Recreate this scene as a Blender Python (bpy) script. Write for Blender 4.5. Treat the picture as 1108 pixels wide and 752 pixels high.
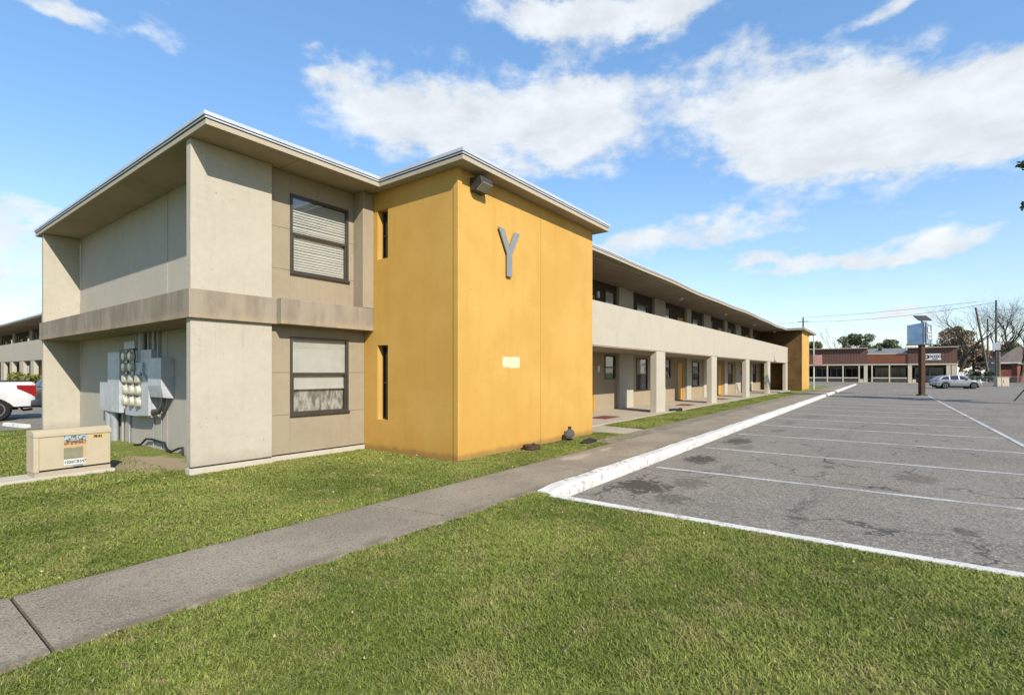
import bpy, bmesh, math, random
import numpy as np
from mathutils import Vector, Matrix

for o in list(bpy.data.objects): bpy.data.objects.remove(o)
S = bpy.context.scene
COL = S.collection
PI = math.pi
rad = math.radians

# ------------------------------------------------------------------ camera
cam = bpy.data.objects.new('camera', bpy.data.cameras.new('camera'))
COL.objects.link(cam); S.camera = cam
cam.location = (0, 0, 1.6)
cam.rotation_euler = (rad(90), 0, rad(36.67 - 90))
cam.data.sensor_width = 36; cam.data.lens = 36*548/1108
cam.data.shift_y = 0.0244
cam.data.clip_start = .05; cam.data.clip_end = 3000

# ------------------------------------------------------------------ sun, sky, exposure
SUN_DIR = Vector((.45, 1, -.78)).normalized()          # the way the light travels
sun = bpy.data.objects.new('sun', bpy.data.lights.new('sun', 'SUN'))
COL.objects.link(sun)
sun.data.energy = 5.0; sun.data.angle = rad(.5); sun.data.color = (1, .935, .82)
sun.rotation_euler = SUN_DIR.to_track_quat('-Z', 'Y').to_euler()
sun.location = (-20, -40, 35)
S.view_settings.view_transform = 'Standard'; S.view_settings.look = 'None'
S.view_settings.exposure = 0.55; S.view_settings.gamma = 1
S.view_settings.use_curve_mapping = False

W = bpy.data.worlds.new('World'); S.world = W; W.use_nodes = True
def build_world():
    nt = W.node_tree; N = nt.nodes; L = nt.links; N.clear()
    def n(t, **k):
        x = N.new(t)
        for a, b in k.items(): setattr(x, a, b)
        return x
    def m(op, a, b=None, c=None):
        x = n('ShaderNodeMath', operation=op)
        for i, v in enumerate((a, b, c)):
            if v is None: continue
            if isinstance(v, (int, float)): x.inputs[i].default_value = v
            else: L.new(v, x.inputs[i])
        return x.outputs[0]
    sky = n('ShaderNodeTexSky', sky_type='NISHITA', sun_disc=False)
    sky.sun_elevation = math.asin(-SUN_DIR.z)
    sky.sun_rotation = math.atan2(-SUN_DIR.x, -SUN_DIR.y) % (2*PI)
    sky.air_density = 1.1; sky.dust_density = .25; sky.ozone_density = 1.6; sky.altitude = 0
    hs = n('ShaderNodeHueSaturation'); hs.inputs['Saturation'].default_value = 1.18
    hs.inputs['Hue'].default_value = .5; hs.inputs['Value'].default_value = 1.0
    L.new(sky.outputs[0], hs.inputs['Color'])
    bg = n('ShaderNodeBackground'); bg.inputs[1].default_value = .106
    lift = n('ShaderNodeMix', data_type='RGBA', blend_type='ADD'); lift.inputs[0].default_value = 1     # airlight spread evenly over the sky
    L.new(hs.outputs[0], lift.inputs[6]); lift.inputs[7].default_value = (.60, 1.12, 2.0, 1)
    L.new(lift.outputs[2], bg.inputs[0])
    # cumulus banks: patches of the sky given by bearing and height above the horizon
    tc = n('ShaderNodeTexCoord'); sp = n('ShaderNodeSeparateXYZ'); L.new(tc.outputs['Generated'], sp.inputs[0])
    X, Y, Z = sp.outputs
    az = m('ARCTAN2', X, Y)                             # bearing clockwise from +Y
    el = m('ARCSINE', Z)
    def noise(scale, detail, rough, vec, off=(0, 0, 0), st=(1, 1, 1), dist=0):
        mp = n('ShaderNodeMapping'); mp.inputs['Location'].default_value = off; mp.inputs['Scale'].default_value = st
        L.new(vec, mp.inputs[0])
        x = n('ShaderNodeTexNoise'); x.inputs['Scale'].default_value = scale
        x.inputs['Detail'].default_value = detail; x.inputs['Roughness'].default_value = rough
        x.inputs['Distortion'].default_value = dist
        L.new(mp.outputs[0], x.inputs['Vector']); return x.outputs['Fac']
    cv = n('ShaderNodeCombineXYZ'); L.new(az, cv.inputs[0]); L.new(el, cv.inputs[1])
    w1 = noise(5.5, 5, .6, cv.outputs[0], (3, 1, 0), (1, 1.9, 1))
    w2 = noise(5.5, 5, .6, cv.outputs[0], (9, 5, 2), (1, 1.9, 1))
    azw = m('ADD', az, m('MULTIPLY', m('SUBTRACT', w1, .5), .26))
    elw = m('ADD', el, m('MULTIPLY', m('SUBTRACT', w2, .5), .15))
    FB = rad(90 - 36.67)                                 # bearing of the street front
    # (bearing offset, height, half width, half height, weight)
    banks = [(-.04, .462, .23, .075, 1.3), (-.22, .455, .13, .05, .6), (.15, .455, .11, .06, .8), (-.33, .50, .06, .025, .5),
             (.02, .62, .17, .03, .75), (.18, .595, .15, .032, .9), (.33, .615, .10, .03, .7),
             (.40, .505, .12, .05, .7), (.51, .425, .17, .055, 1.15), (.64, .378, .20, .06, 1.45), (.76, .335, .15, .055, 1.2), (.52, .36, .10, .035, .6), (.655, .52, .06, .016, .8), (.86, .33, .12, .05, .8),
             (.33, .248, .26, .026, .85), (.53, .188, .17, .020, 1.1), (.71, .208, .09, .022, .9), (.17, .225, .12, .022, .6), (.44, .275, .10, .014, .5),
             (-.79, .205, .12, .035, 1.2), (-.80, .145, .14, .02, 1.0), (-.745, .505, .07, .018, 1.0), (-.73, .550, .07, .012, .8), (-.61, .515, .03, .02, .5),
             (.62, .075, .12, .022, .8), (.3, .05, .15, .015, .4),
             (-1.6, .5, .4, .12, .8)]
    tot = None
    for da, e, wa, we, wt in banks:
        a = m('DIVIDE', m('SUBTRACT', azw, FB + da), wa)
        b = m('DIVIDE', m('SUBTRACT', elw, e), we)
        r2 = m('ADD', m('MULTIPLY', a, a), m('MULTIPLY', b, b))
        g = m('MULTIPLY', m('POWER', 2.718, m('MULTIPLY', r2, -.9)), wt)
        tot = g if tot is None else m('ADD', tot, g)
    fine = noise(15, 12, .60, cv.outputs[0], (1, 7, 0), (1, 1.7, 1), .1)
    big = noise(4.2, 6, .55, cv.outputs[0], (5, 2, 0), (1, 2.3, 1), .2)
    dens = m('ADD', m('MULTIPLY', tot, .95), m('ADD', m('MULTIPLY', m('SUBTRACT', fine, .5), 1.5), m('MULTIPLY', m('SUBTRACT', big, .5), .9)))
    mr = n('ShaderNodeMapRange', interpolation_type='SMOOTHSTEP'); L.new(dens, mr.inputs[0])
    mr.inputs[1].default_value = .30; mr.inputs[2].default_value = 1.08; mr.inputs[3].default_value = 0; mr.inputs[4].default_value = .93
    veil = n('ShaderNodeMapRange', interpolation_type='SMOOTHSTEP'); L.new(el, veil.inputs[0])
    veil.inputs[1].default_value = -.02; veil.inputs[2].default_value = .42; veil.inputs[3].default_value = .26; veil.inputs[4].default_value = .0
    fac = m('MAXIMUM', mr.outputs[0], veil.outputs[0])
    sh = n('ShaderNodeMapRange'); L.new(noise(9, 7, .6, cv.outputs[0], (2, 2.06, 4), (1, 2, 1)), sh.inputs[0])
    sh.inputs[1].default_value = .3; sh.inputs[2].default_value = .7; sh.inputs[3].default_value = .55; sh.inputs[4].default_value = .72
    cl = n('ShaderNodeBackground'); cl.inputs[0].default_value = (.92, .965, 1.0, 1); L.new(sh.outputs[0], cl.inputs[1])
    mx = n('ShaderNodeMixShader'); L.new(fac, mx.inputs[0]); L.new(bg.outputs[0], mx.inputs[1]); L.new(cl.outputs[0], mx.inputs[2])
    out = n('ShaderNodeOutputWorld'); L.new(mx.outputs[0], out.inputs[0])
build_world()

# ------------------------------------------------------------------ material helpers
class NT:
    def __init__(s, name):
        s.m = bpy.data.materials.new(name); s.m.use_nodes = True
        s.t = s.m.node_tree; s.N = s.t.nodes; s.L = s.t.links; s.N.clear()
        s.out = s.N.new('ShaderNodeOutputMaterial'); s.b = s.N.new('ShaderNodeBsdfPrincipled')
        s.L.new(s.b.outputs[0], s.out.inputs[0])
        s.tc = s.N.new('ShaderNodeNewGeometry'); s.pos = s.tc.outputs['Position']
        s.oc = s.N.new('ShaderNodeTexCoord')
    def set(s, sock, v):
        if isinstance(v, (int, float, tuple, list)):
            if isinstance(v, (tuple, list)) and len(v) == 3 and sock.type == 'RGBA': v = (*v, 1)
            sock.default_value = v
        else: s.L.new(v, sock)
    def math(s, op, a, b=0, c=None, clamp=False):
        x = s.N.new('ShaderNodeMath'); x.operation = op; x.use_clamp = clamp
        s.set(x.inputs[0], a); s.set(x.inputs[1], b)
        if c is not None: s.set(x.inputs[2], c)
        return x.outputs[0]
    def noise(s, scale, detail=4, rough=.6, st=(1, 1, 1), vec=None, dist=0, off=(0, 0, 0)):
        mp = s.N.new('ShaderNodeMapping'); mp.inputs['Scale'].default_value = st; mp.inputs['Location'].default_value = off
        s.L.new(vec or s.pos, mp.inputs[0])
        x = s.N.new('ShaderNodeTexNoise'); x.inputs['Scale'].default_value = scale; x.inputs['Detail'].default_value = detail
        x.inputs['Roughness'].default_value = rough; x.inputs['Distortion'].default_value = dist
        s.L.new(mp.outputs[0], x.inputs['Vector']); return x.outputs['Fac']
    def ramp(s, v, a, b, lo=0., hi=1., smooth=True):
        x = s.N.new('ShaderNodeMapRange'); x.interpolation_type = 'SMOOTHSTEP' if smooth else 'LINEAR'
        s.set(x.inputs[0], v); x.inputs[1].default_value = a; x.inputs[2].default_value = b
        x.inputs[3].default_value = lo; x.inputs[4].default_value = hi; return x.outputs[0]
    def mix(s, f, a, b, mode='MIX'):
        x = s.N.new('ShaderNodeMix'); x.data_type = 'RGBA'; x.blend_type = mode
        s.set(x.inputs[0], f); s.set(x.inputs[6], a); s.set(x.inputs[7], b); return x.outputs[2]
    def xyz(s, vec=None):
        x = s.N.new('ShaderNodeSeparateXYZ'); s.L.new(vec or s.pos, x.inputs[0]); return x.outputs
    def blob(s, cx, cy, rx, ry, P=None):
        X, Y, Z = P or s.xyz()
        a = s.math('DIVIDE', s.math('SUBTRACT', X, cx), rx); b = s.math('DIVIDE', s.math('SUBTRACT', Y, cy), ry)
        return s.math('SUBTRACT', 1, s.math('ADD', s.math('MULTIPLY', a, a), s.math('MULTIPLY', b, b)))
    def bump(s, h, dist=.01, strength=.5):
        x = s.N.new('ShaderNodeBump'); x.inputs['Distance'].default_value = dist; x.inputs['Strength'].default_value = strength
        s.L.new(h, x.inputs['Height']); s.L.new(x.outputs[0], s.b.inputs['Normal'])
    def fin(s, color, rough=.8, metal=0., spec=.3, k=.66):
        if not isinstance(color, (tuple, list)): color = s.mix(1, color, (k, k, k), 'MULTIPLY')
        s.set(s.b.inputs['Base Color'], color); s.set(s.b.inputs['Roughness'], rough)
        s.b.inputs['Metallic'].default_value = metal; s.b.inputs['Specular IOR Level'].default_value = spec
        return s.m

def simple(name, col, rough=.6, metal=0., spec=.4, var=.12, scale=3, bump=0):
    t = NT(name); f = t.noise(scale, 5, .65)
    c = t.mix(t.ramp(f, .3, .7), tuple(x*(1-var) for x in col), tuple(min(1, x*(1+var)) for x in col))
    if bump: t.bump(t.noise(scale*14, 3, .6), bump, .4)
    return t.fin(c, rough, metal, spec)

def concrete(name, col, dark, stain=.5, spots=True, streak=1.0, patch=None, bumpd=.004):
    t = NT(name)
    a = t.noise(1.1, 6, .65); b = t.noise(7, 5, .6); s1 = t.noise(2.6, 5, .6, (3.2, 3.2, .16))
    c = t.mix(t.ramp(a, .36, .66, 0, .55*stain), col, dark)
    c = t.mix(t.math('MULTIPLY', t.ramp(s1, .52, .74), .55*streak), c, dark)
    c = t.mix(t.ramp(b, .35, .7, 0, .22), c, tuple(x*1.18 for x in col))
    c = t.mix(t.math('MULTIPLY', t.ramp(t.noise(60, 2, .5), .55, .75), .16), c, tuple(x*.55 for x in dark))
    X, Y, Z = t.xyz()
    run = t.math('MULTIPLY', t.ramp(t.noise(5.5, 5, .7, (2.4, 2.4, .05), off=(2, 5, 0)), .54, .70), t.math('MAXIMUM', t.ramp(Z, 4.2, 5.3), t.ramp(t.math('ABSOLUTE', t.math('SUBTRACT', Z, 2.47)), .9, .1)))
    c = t.mix(t.math('MULTIPLY', run, .55*streak), c, tuple(x*.62 for x in dark))
    low = t.math('MULTIPLY', t.ramp(t.math('ADD', Z, t.math('MULTIPLY', t.noise(4, 5, .7), .35)), .52, .22), .40 if spots else 0)
    c = t.mix(low, c, tuple(x*.6 for x in dark))
    if spots:
        sp = t.math('MULTIPLY', t.ramp(t.noise(19, 2, .45, (1, 1, 1.2)), .675, .725), t.ramp(t.noise(1.3, 3, .6, off=(4, 2, 1)), .46, .62))
        c = t.mix(t.math('MULTIPLY', sp, .6), c, (.06, .055, .05))
    t.bump(t.noise(26, 6, .65), bumpd, .5)
    return t.fin(c, .88, 0, .2)

M = {}
M['pale'] = concrete('pale_concrete', (.575, .52, .42), (.46, .41, .325), .55, streak=.55)
M['pale2'] = concrete('pale_concrete_arcade', (.57, .51, .405), (.47, .415, .32), .5, spots=False, streak=.5)
M['recess'] = concrete('grey_concrete', (.54, .495, .41), (.44, .40, .325), .5, spots=False, streak=.5)
M['tan'] = concrete('tan_concrete', (.405, .335, .235), (.315, .258, .175), .7, spots=False, streak=.5)
M['tan_arcade'] = concrete('tan_panel', (.42, .33, .22), (.34, .26, .17), .5, spots=False, streak=.3)
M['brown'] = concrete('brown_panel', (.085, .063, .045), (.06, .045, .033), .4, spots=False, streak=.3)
M['browntower'] = simple('brown_tower_side', (.15, .085, .03), .8, 0, .2, .25, 1.2)  # dark brown for the far tower's side walls and corner post
M['found'] = concrete('pale_footing', (.62, .56, .46), (.45, .38, .28), .6, spots=False)
def soffit_mat():
    t = NT('soffit_board'); X, Y, Z = t.xyz()
    c = t.mix(t.ramp(t.noise(.8, 5, .6), .36, .66), (.52, .44, .325), (.43, .36, .26))
    f = t.math('ABSOLUTE', t.math('SUBTRACT', t.math('FRACT', t.math('DIVIDE', X, 2.44)), .5))
    c = t.mix(t.ramp(f, .495, .499, 0, .7), c, (.16, .13, .10))
    st = t.math('MULTIPLY', t.ramp(t.noise(1.7, 6, .7, off=(5, 2, 0)), .58, .74), .5); c = t.mix(st, c, (.30, .235, .16))
    t.bump(t.noise(40, 4, .6), .003, .4); return t.fin(c, .9, 0, .15)
M['soffit'] = soffit_mat()
M['fascia'] = concrete('fascia_board', (.52, .45, .34), (.42, .35, .26), .4, spots=False, streak=.2)
M['dark'] = simple('dark_gap', (.02, .018, .016), .9)
M['floor'] = concrete('walkway_concrete', (.52, .44, .335), (.40, .325, .24), .6, spots=False, streak=0)

def band_mat():
    t = NT('weathered_band')
    X, Y, Z = t.xyz()
    s1 = t.noise(1.6, 6, .65, (1.6, 1.6, .5)); s2 = t.noise(5, 6, .65, (1.4, 1.4, .25))
    c = t.mix(t.ramp(s1, .34, .64), (.40, .335, .255), (.29, .24, .18))
    c = t.mix(t.math('MULTIPLY', t.ramp(s2, .5, .72), .5), c, (.235, .20, .155))
    ru = t.math('MULTIPLY', t.ramp(t.noise(1.3, 4, .6, (1, 1, .3), off=(7, 0, 0)), .6, .74), .35)
    c = t.mix(ru, c, (.47, .34, .20))
    lo = t.math('MULTIPLY', t.ramp(Z, 2.62, 2.47), t.ramp(t.noise(3, 4, .6), .4, .6, .2, .8))
    c = t.mix(lo, c, (.47, .36, .23))
    t.bump(t.noise(26, 6, .65), .004, .5)
    return t.fin(c, .9, 0, .15)
M['band'] = band_mat()

def yellow_mat(name, front):
    t = NT(name); P = t.xyz(); X, Y, Z = P
    c = t.mix(t.ramp(t.noise(.9, 5, .6), .35, .65), (.66, .378, .083), (.715, .425, .105))
    c = t.mix(t.math('MULTIPLY', t.ramp(t.noise(3, 5, .6, (2, 2, .12)), .5, .72), .3), c, (.62, .31, .045))
    low = t.math('MULTIPLY', t.ramp(Z, .8, .0), t.ramp(t.noise(1.8, 5, .65, (1, 1, .5)), .3, .62, .0, .55))
    c = t.mix(low, c, (.62, .30, .05))
    dirt = t.math('MULTIPLY', t.ramp(t.math('ADD', Z, t.math('MULTIPLY', t.noise(5, 5, .65), .18)), .24, .12), .7)
    c = t.mix(t.math('MULTIPLY', t.ramp(t.noise(45, 3, .7), .5, .68), .22), c, (.47, .26, .06)); c = t.mix(dirt, c, (.30, .17, .06))
    c = t.mix(t.math('MULTIPLY', t.ramp(t.noise(22, 2, .5), .7, .75), .45), c, (.36, .2, .05))
    if front:
        XZ = (X, Z, Y)
        k = t.math('ADD', t.math('MULTIPLY', t.noise(9, 4, .6), 1.0), -.5)
        def rect(cx, cz, hx, hz, e=.05):
            a = t.math('SUBTRACT', hx, t.math('ABSOLUTE', t.math('SUBTRACT', X, cx))); b = t.math('SUBTRACT', hz, t.math('ABSOLUTE', t.math('SUBTRACT', Z, cz)))
            d = t.math('ADD', t.math('MINIMUM', a, b), t.math('MULTIPLY', k, .07)); return t.ramp(d, 0, .035)
        r = t.math('MAXIMUM', rect(8.385, 1.81, .31, .125), t.math('MULTIPLY', rect(7.82, 1.575, .03, .045), .8))
        c = t.mix(t.math('MULTIPLY', r, t.ramp(t.noise(14, 4, .6), .3, .5, .55, .95)), c, (.93, .80, .52))
        tr = rect(7.8, 1.67, .035, .04)
    t.bump(t.noise(30, 5, .6), .003, .5)
    return t.fin(c, .72, 0, .3)
M['yellow'] = yellow_mat('yellow_paint', False)
M['yellowf'] = yellow_mat('yellow_paint_front', True)
M['door'] = simple('orange_door_paint', (.72, .36, .05), .5, 0, .4, .06)
M['white_metal'] = simple('white_metal', (.78, .79, .80), .4, .0, .5, .05)
M['edge'] = simple('roof_edge_metal', (.72, .74, .77), .38, .25, .5, .08, 1.5)
M['bronze'] = simple('bronze_frame', (.085, .070, .058), .45, .3, .5, .1)
M['grey_metal'] = simple('grey_metal', (.40, .42, .43), .45, .35, .5, .1, 4)
M['galv'] = simple('grey_enclosure_paint', (.60, .62, .635), .5, .15, .4, .12, 5)
M['letter'] = simple('grey_letter_metal', (.33, .33, .335), .5, .2, .4, .06)
M['black'] = simple('black_rubber', (.022, .022, .024), .7, 0, .3, .2)
M['darkmetal'] = simple('dark_metal', (.10, .092, .08), .5, .5, .5, .2)
M['rust'] = simple('rusty_metal', (.10, .055, .035), .8, .3, .3, .4, 12)
M['wood'] = simple('weathered_pole_wood', (.20, .155, .115), .9, 0, .1, .3, 2)
M['bark'] = simple('bark', (.085, .066, .052), .95, 0, .1, .35, 4)
M['mat'] = simple('red_mat', (.22, .075, .06), .95, 0, .1, .2, 20)

def window_glass(name, tint, refl=.9):
    t = NT(name); N, L = t.N, t.L
    tr = N.new('ShaderNodeBsdfTransparent'); tr.inputs[0].default_value = (*tint, 1)
    gl = N.new('ShaderNodeBsdfGlossy'); gl.inputs['Roughness'].default_value = .02; gl.inputs[0].default_value = (refl, refl, refl, 1)
    fr = N.new('ShaderNodeLayerWeight'); fr.inputs[0].default_value = .5
    bm = N.new('ShaderNodeBump'); bm.inputs['Strength'].default_value = .04; bm.inputs['Distance'].default_value = .05
    L.new(t.noise(1.4, 2, .5), bm.inputs['Height']); L.new(bm.outputs[0], gl.inputs['Normal'])
    f = t.math('ADD', t.math('MULTIPLY', t.math('POWER', fr.outputs['Facing'], 4), .75), .13, clamp=True)
    mx = N.new('ShaderNodeMixShader'); L.new(f, mx.inputs[0]); L.new(tr.outputs[0], mx.inputs[1]); L.new(gl.outputs[0], mx.inputs[2])
    L.new(mx.outputs[0], t.out.inputs[0]); return t.m
M['glass'] = window_glass('window_glass', (.86, .88, .88))
M['glassdark'] = simple('dark_tinted_glass', (.012, .013, .016), .06, 0, .6, .1)
M['lens'] = simple('lamp_lens', (.45, .42, .34), .25, 0, .5, .1)
M['interior'] = simple('dim_interior', (.05, .045, .04), .9)

def slat_mat(name, col, col2, per):
    t = NT(name); X, Y, Z = t.xyz()
    w = t.math('FRACT', t.math('DIVIDE', Z, per))
    c = t.mix(t.ramp(w, .70, .86), col, col2)
    c = t.mix(t.ramp(t.noise(2, 4, .6), .35, .7, 0, .25), c, tuple(x*.75 for x in col))
    t.bump(t.math('PINGPONG', w, .5), .01, .6); return t.fin(c, .6, 0, .3)
M['blind'] = slat_mat('white_blind_slats', (.66, .65, .60), (.20, .19, .17), .052)
M['shade'] = simple('white_window_shade', (.70, .68, .62), .8, 0, .2, .05)
M['curtain'] = simple('grey_curtain', (.42, .43, .42), .9, 0, .2, .2, 6)
def crumple():
    t = NT('crumpled_plastic_sheet'); a = t.noise(2.6, 5, .6, (2.2, 1, .8), dist=1.6)
    c = t.mix(t.ramp(a, .38, .62), (.22, .20, .17), (.66, .64, .58)); t.bump(a, .03, .8); return t.fin(c, .4, 0, .4)
M['crumple'] = crumple()

def asphalt_mat():
    t = NT('worn_asphalt'); P = t.xyz()
    c = t.mix(t.ramp(t.noise(.35, 6, .65), .35, .65), (.215, .188, .150), (.275, .242, .195))
    c = t.mix(t.math('MULTIPLY', t.ramp(t.noise(1.6, 6, .7, (.6, 1.6, 1)), .5, .72), .45), c, (.165, .155, .148))
    g = t.noise(55, 3, .75); g2 = t.noise(24, 5, .8)
    c = t.mix(t.ramp(g, .50, .59, 0, .85), c, (.50, .465, .41)); c = t.mix(t.ramp(g2, .51, .60, 0, .6), c, (.10, .088, .072)); c = t.mix(t.ramp(t.noise(14, 5, .75), .52, .66, 0, .45), c, (.09, .082, .075))
    brk = t.noise(7.5, 6, .72, dist=.3); st = None
    for cx, cy, rx, ry, w in [(7.25, 2.95, .65, .52, 1.1), (6.75, 2.35, .4, .35, .6), (7.9, 2.45, .5, .35, .55), (10.15, 2.95, .75, .38, 1.1), (9.6, 2.3, .6, .22, .3), (13.4, 3.0, .9, .4, 1.0), (12.4, 2.6, .6, .2, .3),
                           (10.4, -.35, .6, .4, .55), (7.2, -.65, .24, .15, .7), (16.5, 2.6, .8, .3, .45), (19.3, 2.7, .9, .3, .4), (22.6, 2.4, 1.0, .4, .35)]:
        b = t.ramp(t.math('ADD', t.math('MULTIPLY', t.blob(cx, cy, rx, ry, P), .30), brk), .60, .72, 0, w*.8)
        b = t.math('MULTIPLY', b, t.ramp(t.blob(cx, cy, rx*1.5, ry*1.5, P), 0, .4))
        st = b if st is None else t.math('MAXIMUM', st, b)
    c = t.mix(st, c, (.072, .058, .046))
    # one old crack across the bays, sealed and stained
    X, Y, Z = P
    wob = t.math('MULTIPLY', t.math('SUBTRACT', t.noise(1.6, 5, .7, dist=.4), .5), .9)
    d = t.math('ABSOLUTE', t.math('ADD', t.math('SUBTRACT', Y, .9), wob))
    wd = t.ramp(t.noise(1.2, 3, .6, off=(9, 3, 0)), .42, .66, .004, .10)
    cr = t.math('MULTIPLY', t.math('MULTIPLY', t.ramp(t.math('SUBTRACT', d, wd), .04, -.02), t.ramp(t.noise(6, 4, .7), .4, .6, .25, 1)), t.ramp(X, 9.5, 14, .6, .16))
    c = t.mix(cr, c, (.075, .07, .068))
    vo = t.N.new('ShaderNodeTexVoronoi'); vo.feature = 'DISTANCE_TO_EDGE'; vo.inputs['Scale'].default_value = .42
    mp = t.N.new('ShaderNodeMapping'); t.L.new(t.pos, mp.inputs[0]); nz = t.N.new('ShaderNodeTexNoise'); nz.inputs['Scale'].default_value = 1.3; nz.inputs['Detail'].default_value = 6
    t.L.new(t.pos, nz.inputs['Vector']); ad = t.N.new('ShaderNodeVectorMath'); ad.operation = 'MULTIPLY_ADD'
    t.L.new(nz.outputs['Color'], ad.inputs[0]); ad.inputs[1].default_value = (1.6, 1.6, 0); t.L.new(t.pos, ad.inputs[2]); t.L.new(ad.outputs[0], vo.inputs['Vector'])
    fc = t.math('MULTIPLY', t.ramp(vo.outputs['Distance'], .011, .003), t.ramp(t.noise(.5, 3, .6, off=(3, 8, 0)), .40, .55, 0, .85))
    c = t.mix(fc, c, (.07, .065, .06))
    t.bump(t.math('ADD', t.math('MULTIPLY', g, .6), g2), .006, .6); return t.fin(c, .92, 0, .2)
M['asphalt'] = asphalt_mat()

def sidewalk_mat():
    t = NT('exposed_aggregate_concrete'); P = t.xyz(); X, Y, Z = P
    c = t.mix(t.ramp(t.noise(.7, 6, .65), .35, .65), (.27, .218, .152), (.38, .315, .225))
    c = t.mix(t.ramp(t.noise(2.2, 6, .7), .5, .72, 0, .4), c, (.20, .17, .135))
    g = t.noise(75, 3, .75); g2 = t.noise(32, 5, .78)
    c = t.mix(t.ramp(g, .50, .62, 0, .75), c, (.56, .51, .43)); c = t.mix(t.ramp(g2, .52, .63, 0, .7), c, (.10, .085, .065)); c = t.mix(t.ramp(t.noise(9, 5, .75), .52, .68, 0, .35), c, (.14, .12, .095))
    k = t.noise(3.2, 5, .65)
    sc = t.math('MAXIMUM', t.math('MULTIPLY', t.blob(8.4, 4.75, .75, .22, P), 1), t.blob(9.6, 4.75, .5, .12, P))
    c = t.mix(t.ramp(t.math('ADD', t.math('MULTIPLY', sc, .35), k), .62, .8, 0, .7), c, (.52, .45, .36))
    ed = t.math('MAXIMUM', t.ramp(Y, 4.93, 5.06), t.ramp(Y, 4.02, 3.86))
    c = t.mix(t.math('MULTIPLY', ed, t.ramp(k, .4, .6, .1, .6)), c, (.15, .125, .085))
    t.bump(t.math('ADD', g, g2), .005, .6); return t.fin(c, .92, 0, .2)
M['sidewalk'] = sidewalk_mat()

def kerb_mat():
    t = NT('white_painted_kerb')
    ch = t.math('MULTIPLY', t.ramp(t.noise(7, 7, .78), .545, .60), .85)
    c = t.mix(t.ramp(t.noise(1.2, 5, .6), .4, .7, 0, .5), (.74, .715, .665), (.55, .52, .46))
    c = t.mix(ch, c, (.30, .26, .22)); t.bump(t.noise(24, 5, .7), .008, .6); return t.fin(c, .75, 0, .3, .74)
M['kerb'] = kerb_mat()
def line_mat():
    t = NT('worn_line_paint')
    w = t.ramp(t.noise(22, 5, .75), .50, .60, 0, .8); w2 = t.ramp(t.noise(1.4, 5, .7), .42, .66, .1, .75)
    c = t.mix(t.math('MAXIMUM', w, w2), (.70, .695, .67), (.27, .255, .245)); return t.fin(c, .85, 0, .2)
M['line'] = line_mat()

def grass_mat(name, blade):
    t = NT(name); P = t.xyz()
    a = t.noise(.55, 5, .6); b = t.noise(2.3, 5, .65, off=(3, 1, 0))
    c = t.mix(t.ramp(a, .36, .64), (.215, .268, .05), (.345, .385, .088))
    c = t.mix(t.ramp(b, .47, .68, 0, .7), c, (.40, .355, .13)); c = t.mix(t.ramp(t.noise(6.5, 4, .7, off=(8, 1, 0)), .58, .70, 0, .6), c, (.42, .35, .17))
    if blade:
        at = t.N.new('ShaderNodeAttribute'); at.attribute_name = 'tone'
        r = at.outputs['Fac']
        c = t.mix(t.ramp(r, 0, 1, 0, 1, False), t.mix(1, c, (.38, .46, .38), 'MULTIPLY'), t.mix(1, c, (1.9, 1.8, 1.8), 'MULTIPLY'))
        c = t.mix(t.ramp(r, .86, .95, 0, .8), c, (.42, .36, .18)); c = t.mix(1, c, (.66, .66, .66), 'MULTIPLY')
        t.L.new(c, t.b.inputs['Base Color'])
        tl = t.N.new('ShaderNodeBsdfTranslucent'); t.L.new(c, tl.inputs[0])
        mx = t.N.new('ShaderNodeMixShader'); mx.inputs[0].default_value = .3
        t.L.new(t.b.outputs[0], mx.inputs[1]); t.L.new(tl.outputs[0], mx.inputs[2]); t.L.new(mx.outputs[0], t.out.inputs[0])
        return t.fin(c, .55, 0, .3, 1)
    d = t.noise(28, 4, .7)
    c = t.mix(t.ramp(d, .4, .62, 0, .75), c, (.075, .085, .022))
    dirt = t.ramp(t.math('ADD', t.math('MULTIPLY', t.blob(3.35, 10.6, .75, 1.5, P), .55), b), .62, .85)
    dirt = t.math('MAXIMUM', dirt, t.ramp(t.math('ADD', t.math('MULTIPLY', t.blob(8.2, 6.1, 1.6, .2, P), .5), b), .6, .8))
    c = t.mix(dirt, c, (.44, .345, .22)); c = t.mix(t.ramp(t.noise(4.5, 5, .7), .62, .78, 0, .5), c, (.22, .17, .09))
    t.bump(d, .03, .8); return t.fin(c, .95, 0, .1)
M['soil'] = grass_mat('turf_soil', False); M['blade'] = grass_mat('grass_blade', True)

def leaf_mat(name, a, b):
    t = NT(name); oi = t.noise(1.1, 4, .6)
    c = t.mix(t.ramp(oi, .35, .65), a, b); c = t.mix(t.ramp(t.noise(9, 2, .5), .4, .65, 0, .6), c, tuple(x*1.5 for x in b))
    return t.fin(c, .7, 0, .2)
M['leafg'] = leaf_mat('hazy_green_leaves', (.12, .135, .07), (.19, .20, .105))  # distance haze put into the leaf colour: lighter and greyer green
M['leafb'] = leaf_mat('brown_leaves', (.22, .165, .11), (.29, .23, .155))
M['leafd'] = leaf_mat('dark_needles', (.02, .032, .012), (.04, .055, .02))
M['dryleaf'] = leaf_mat('dry_leaves', (.40, .30, .16), (.55, .44, .27))
M['shrub'] = leaf_mat('yellow_green_leaves', (.10, .12, .03), (.20, .20, .05))

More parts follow.
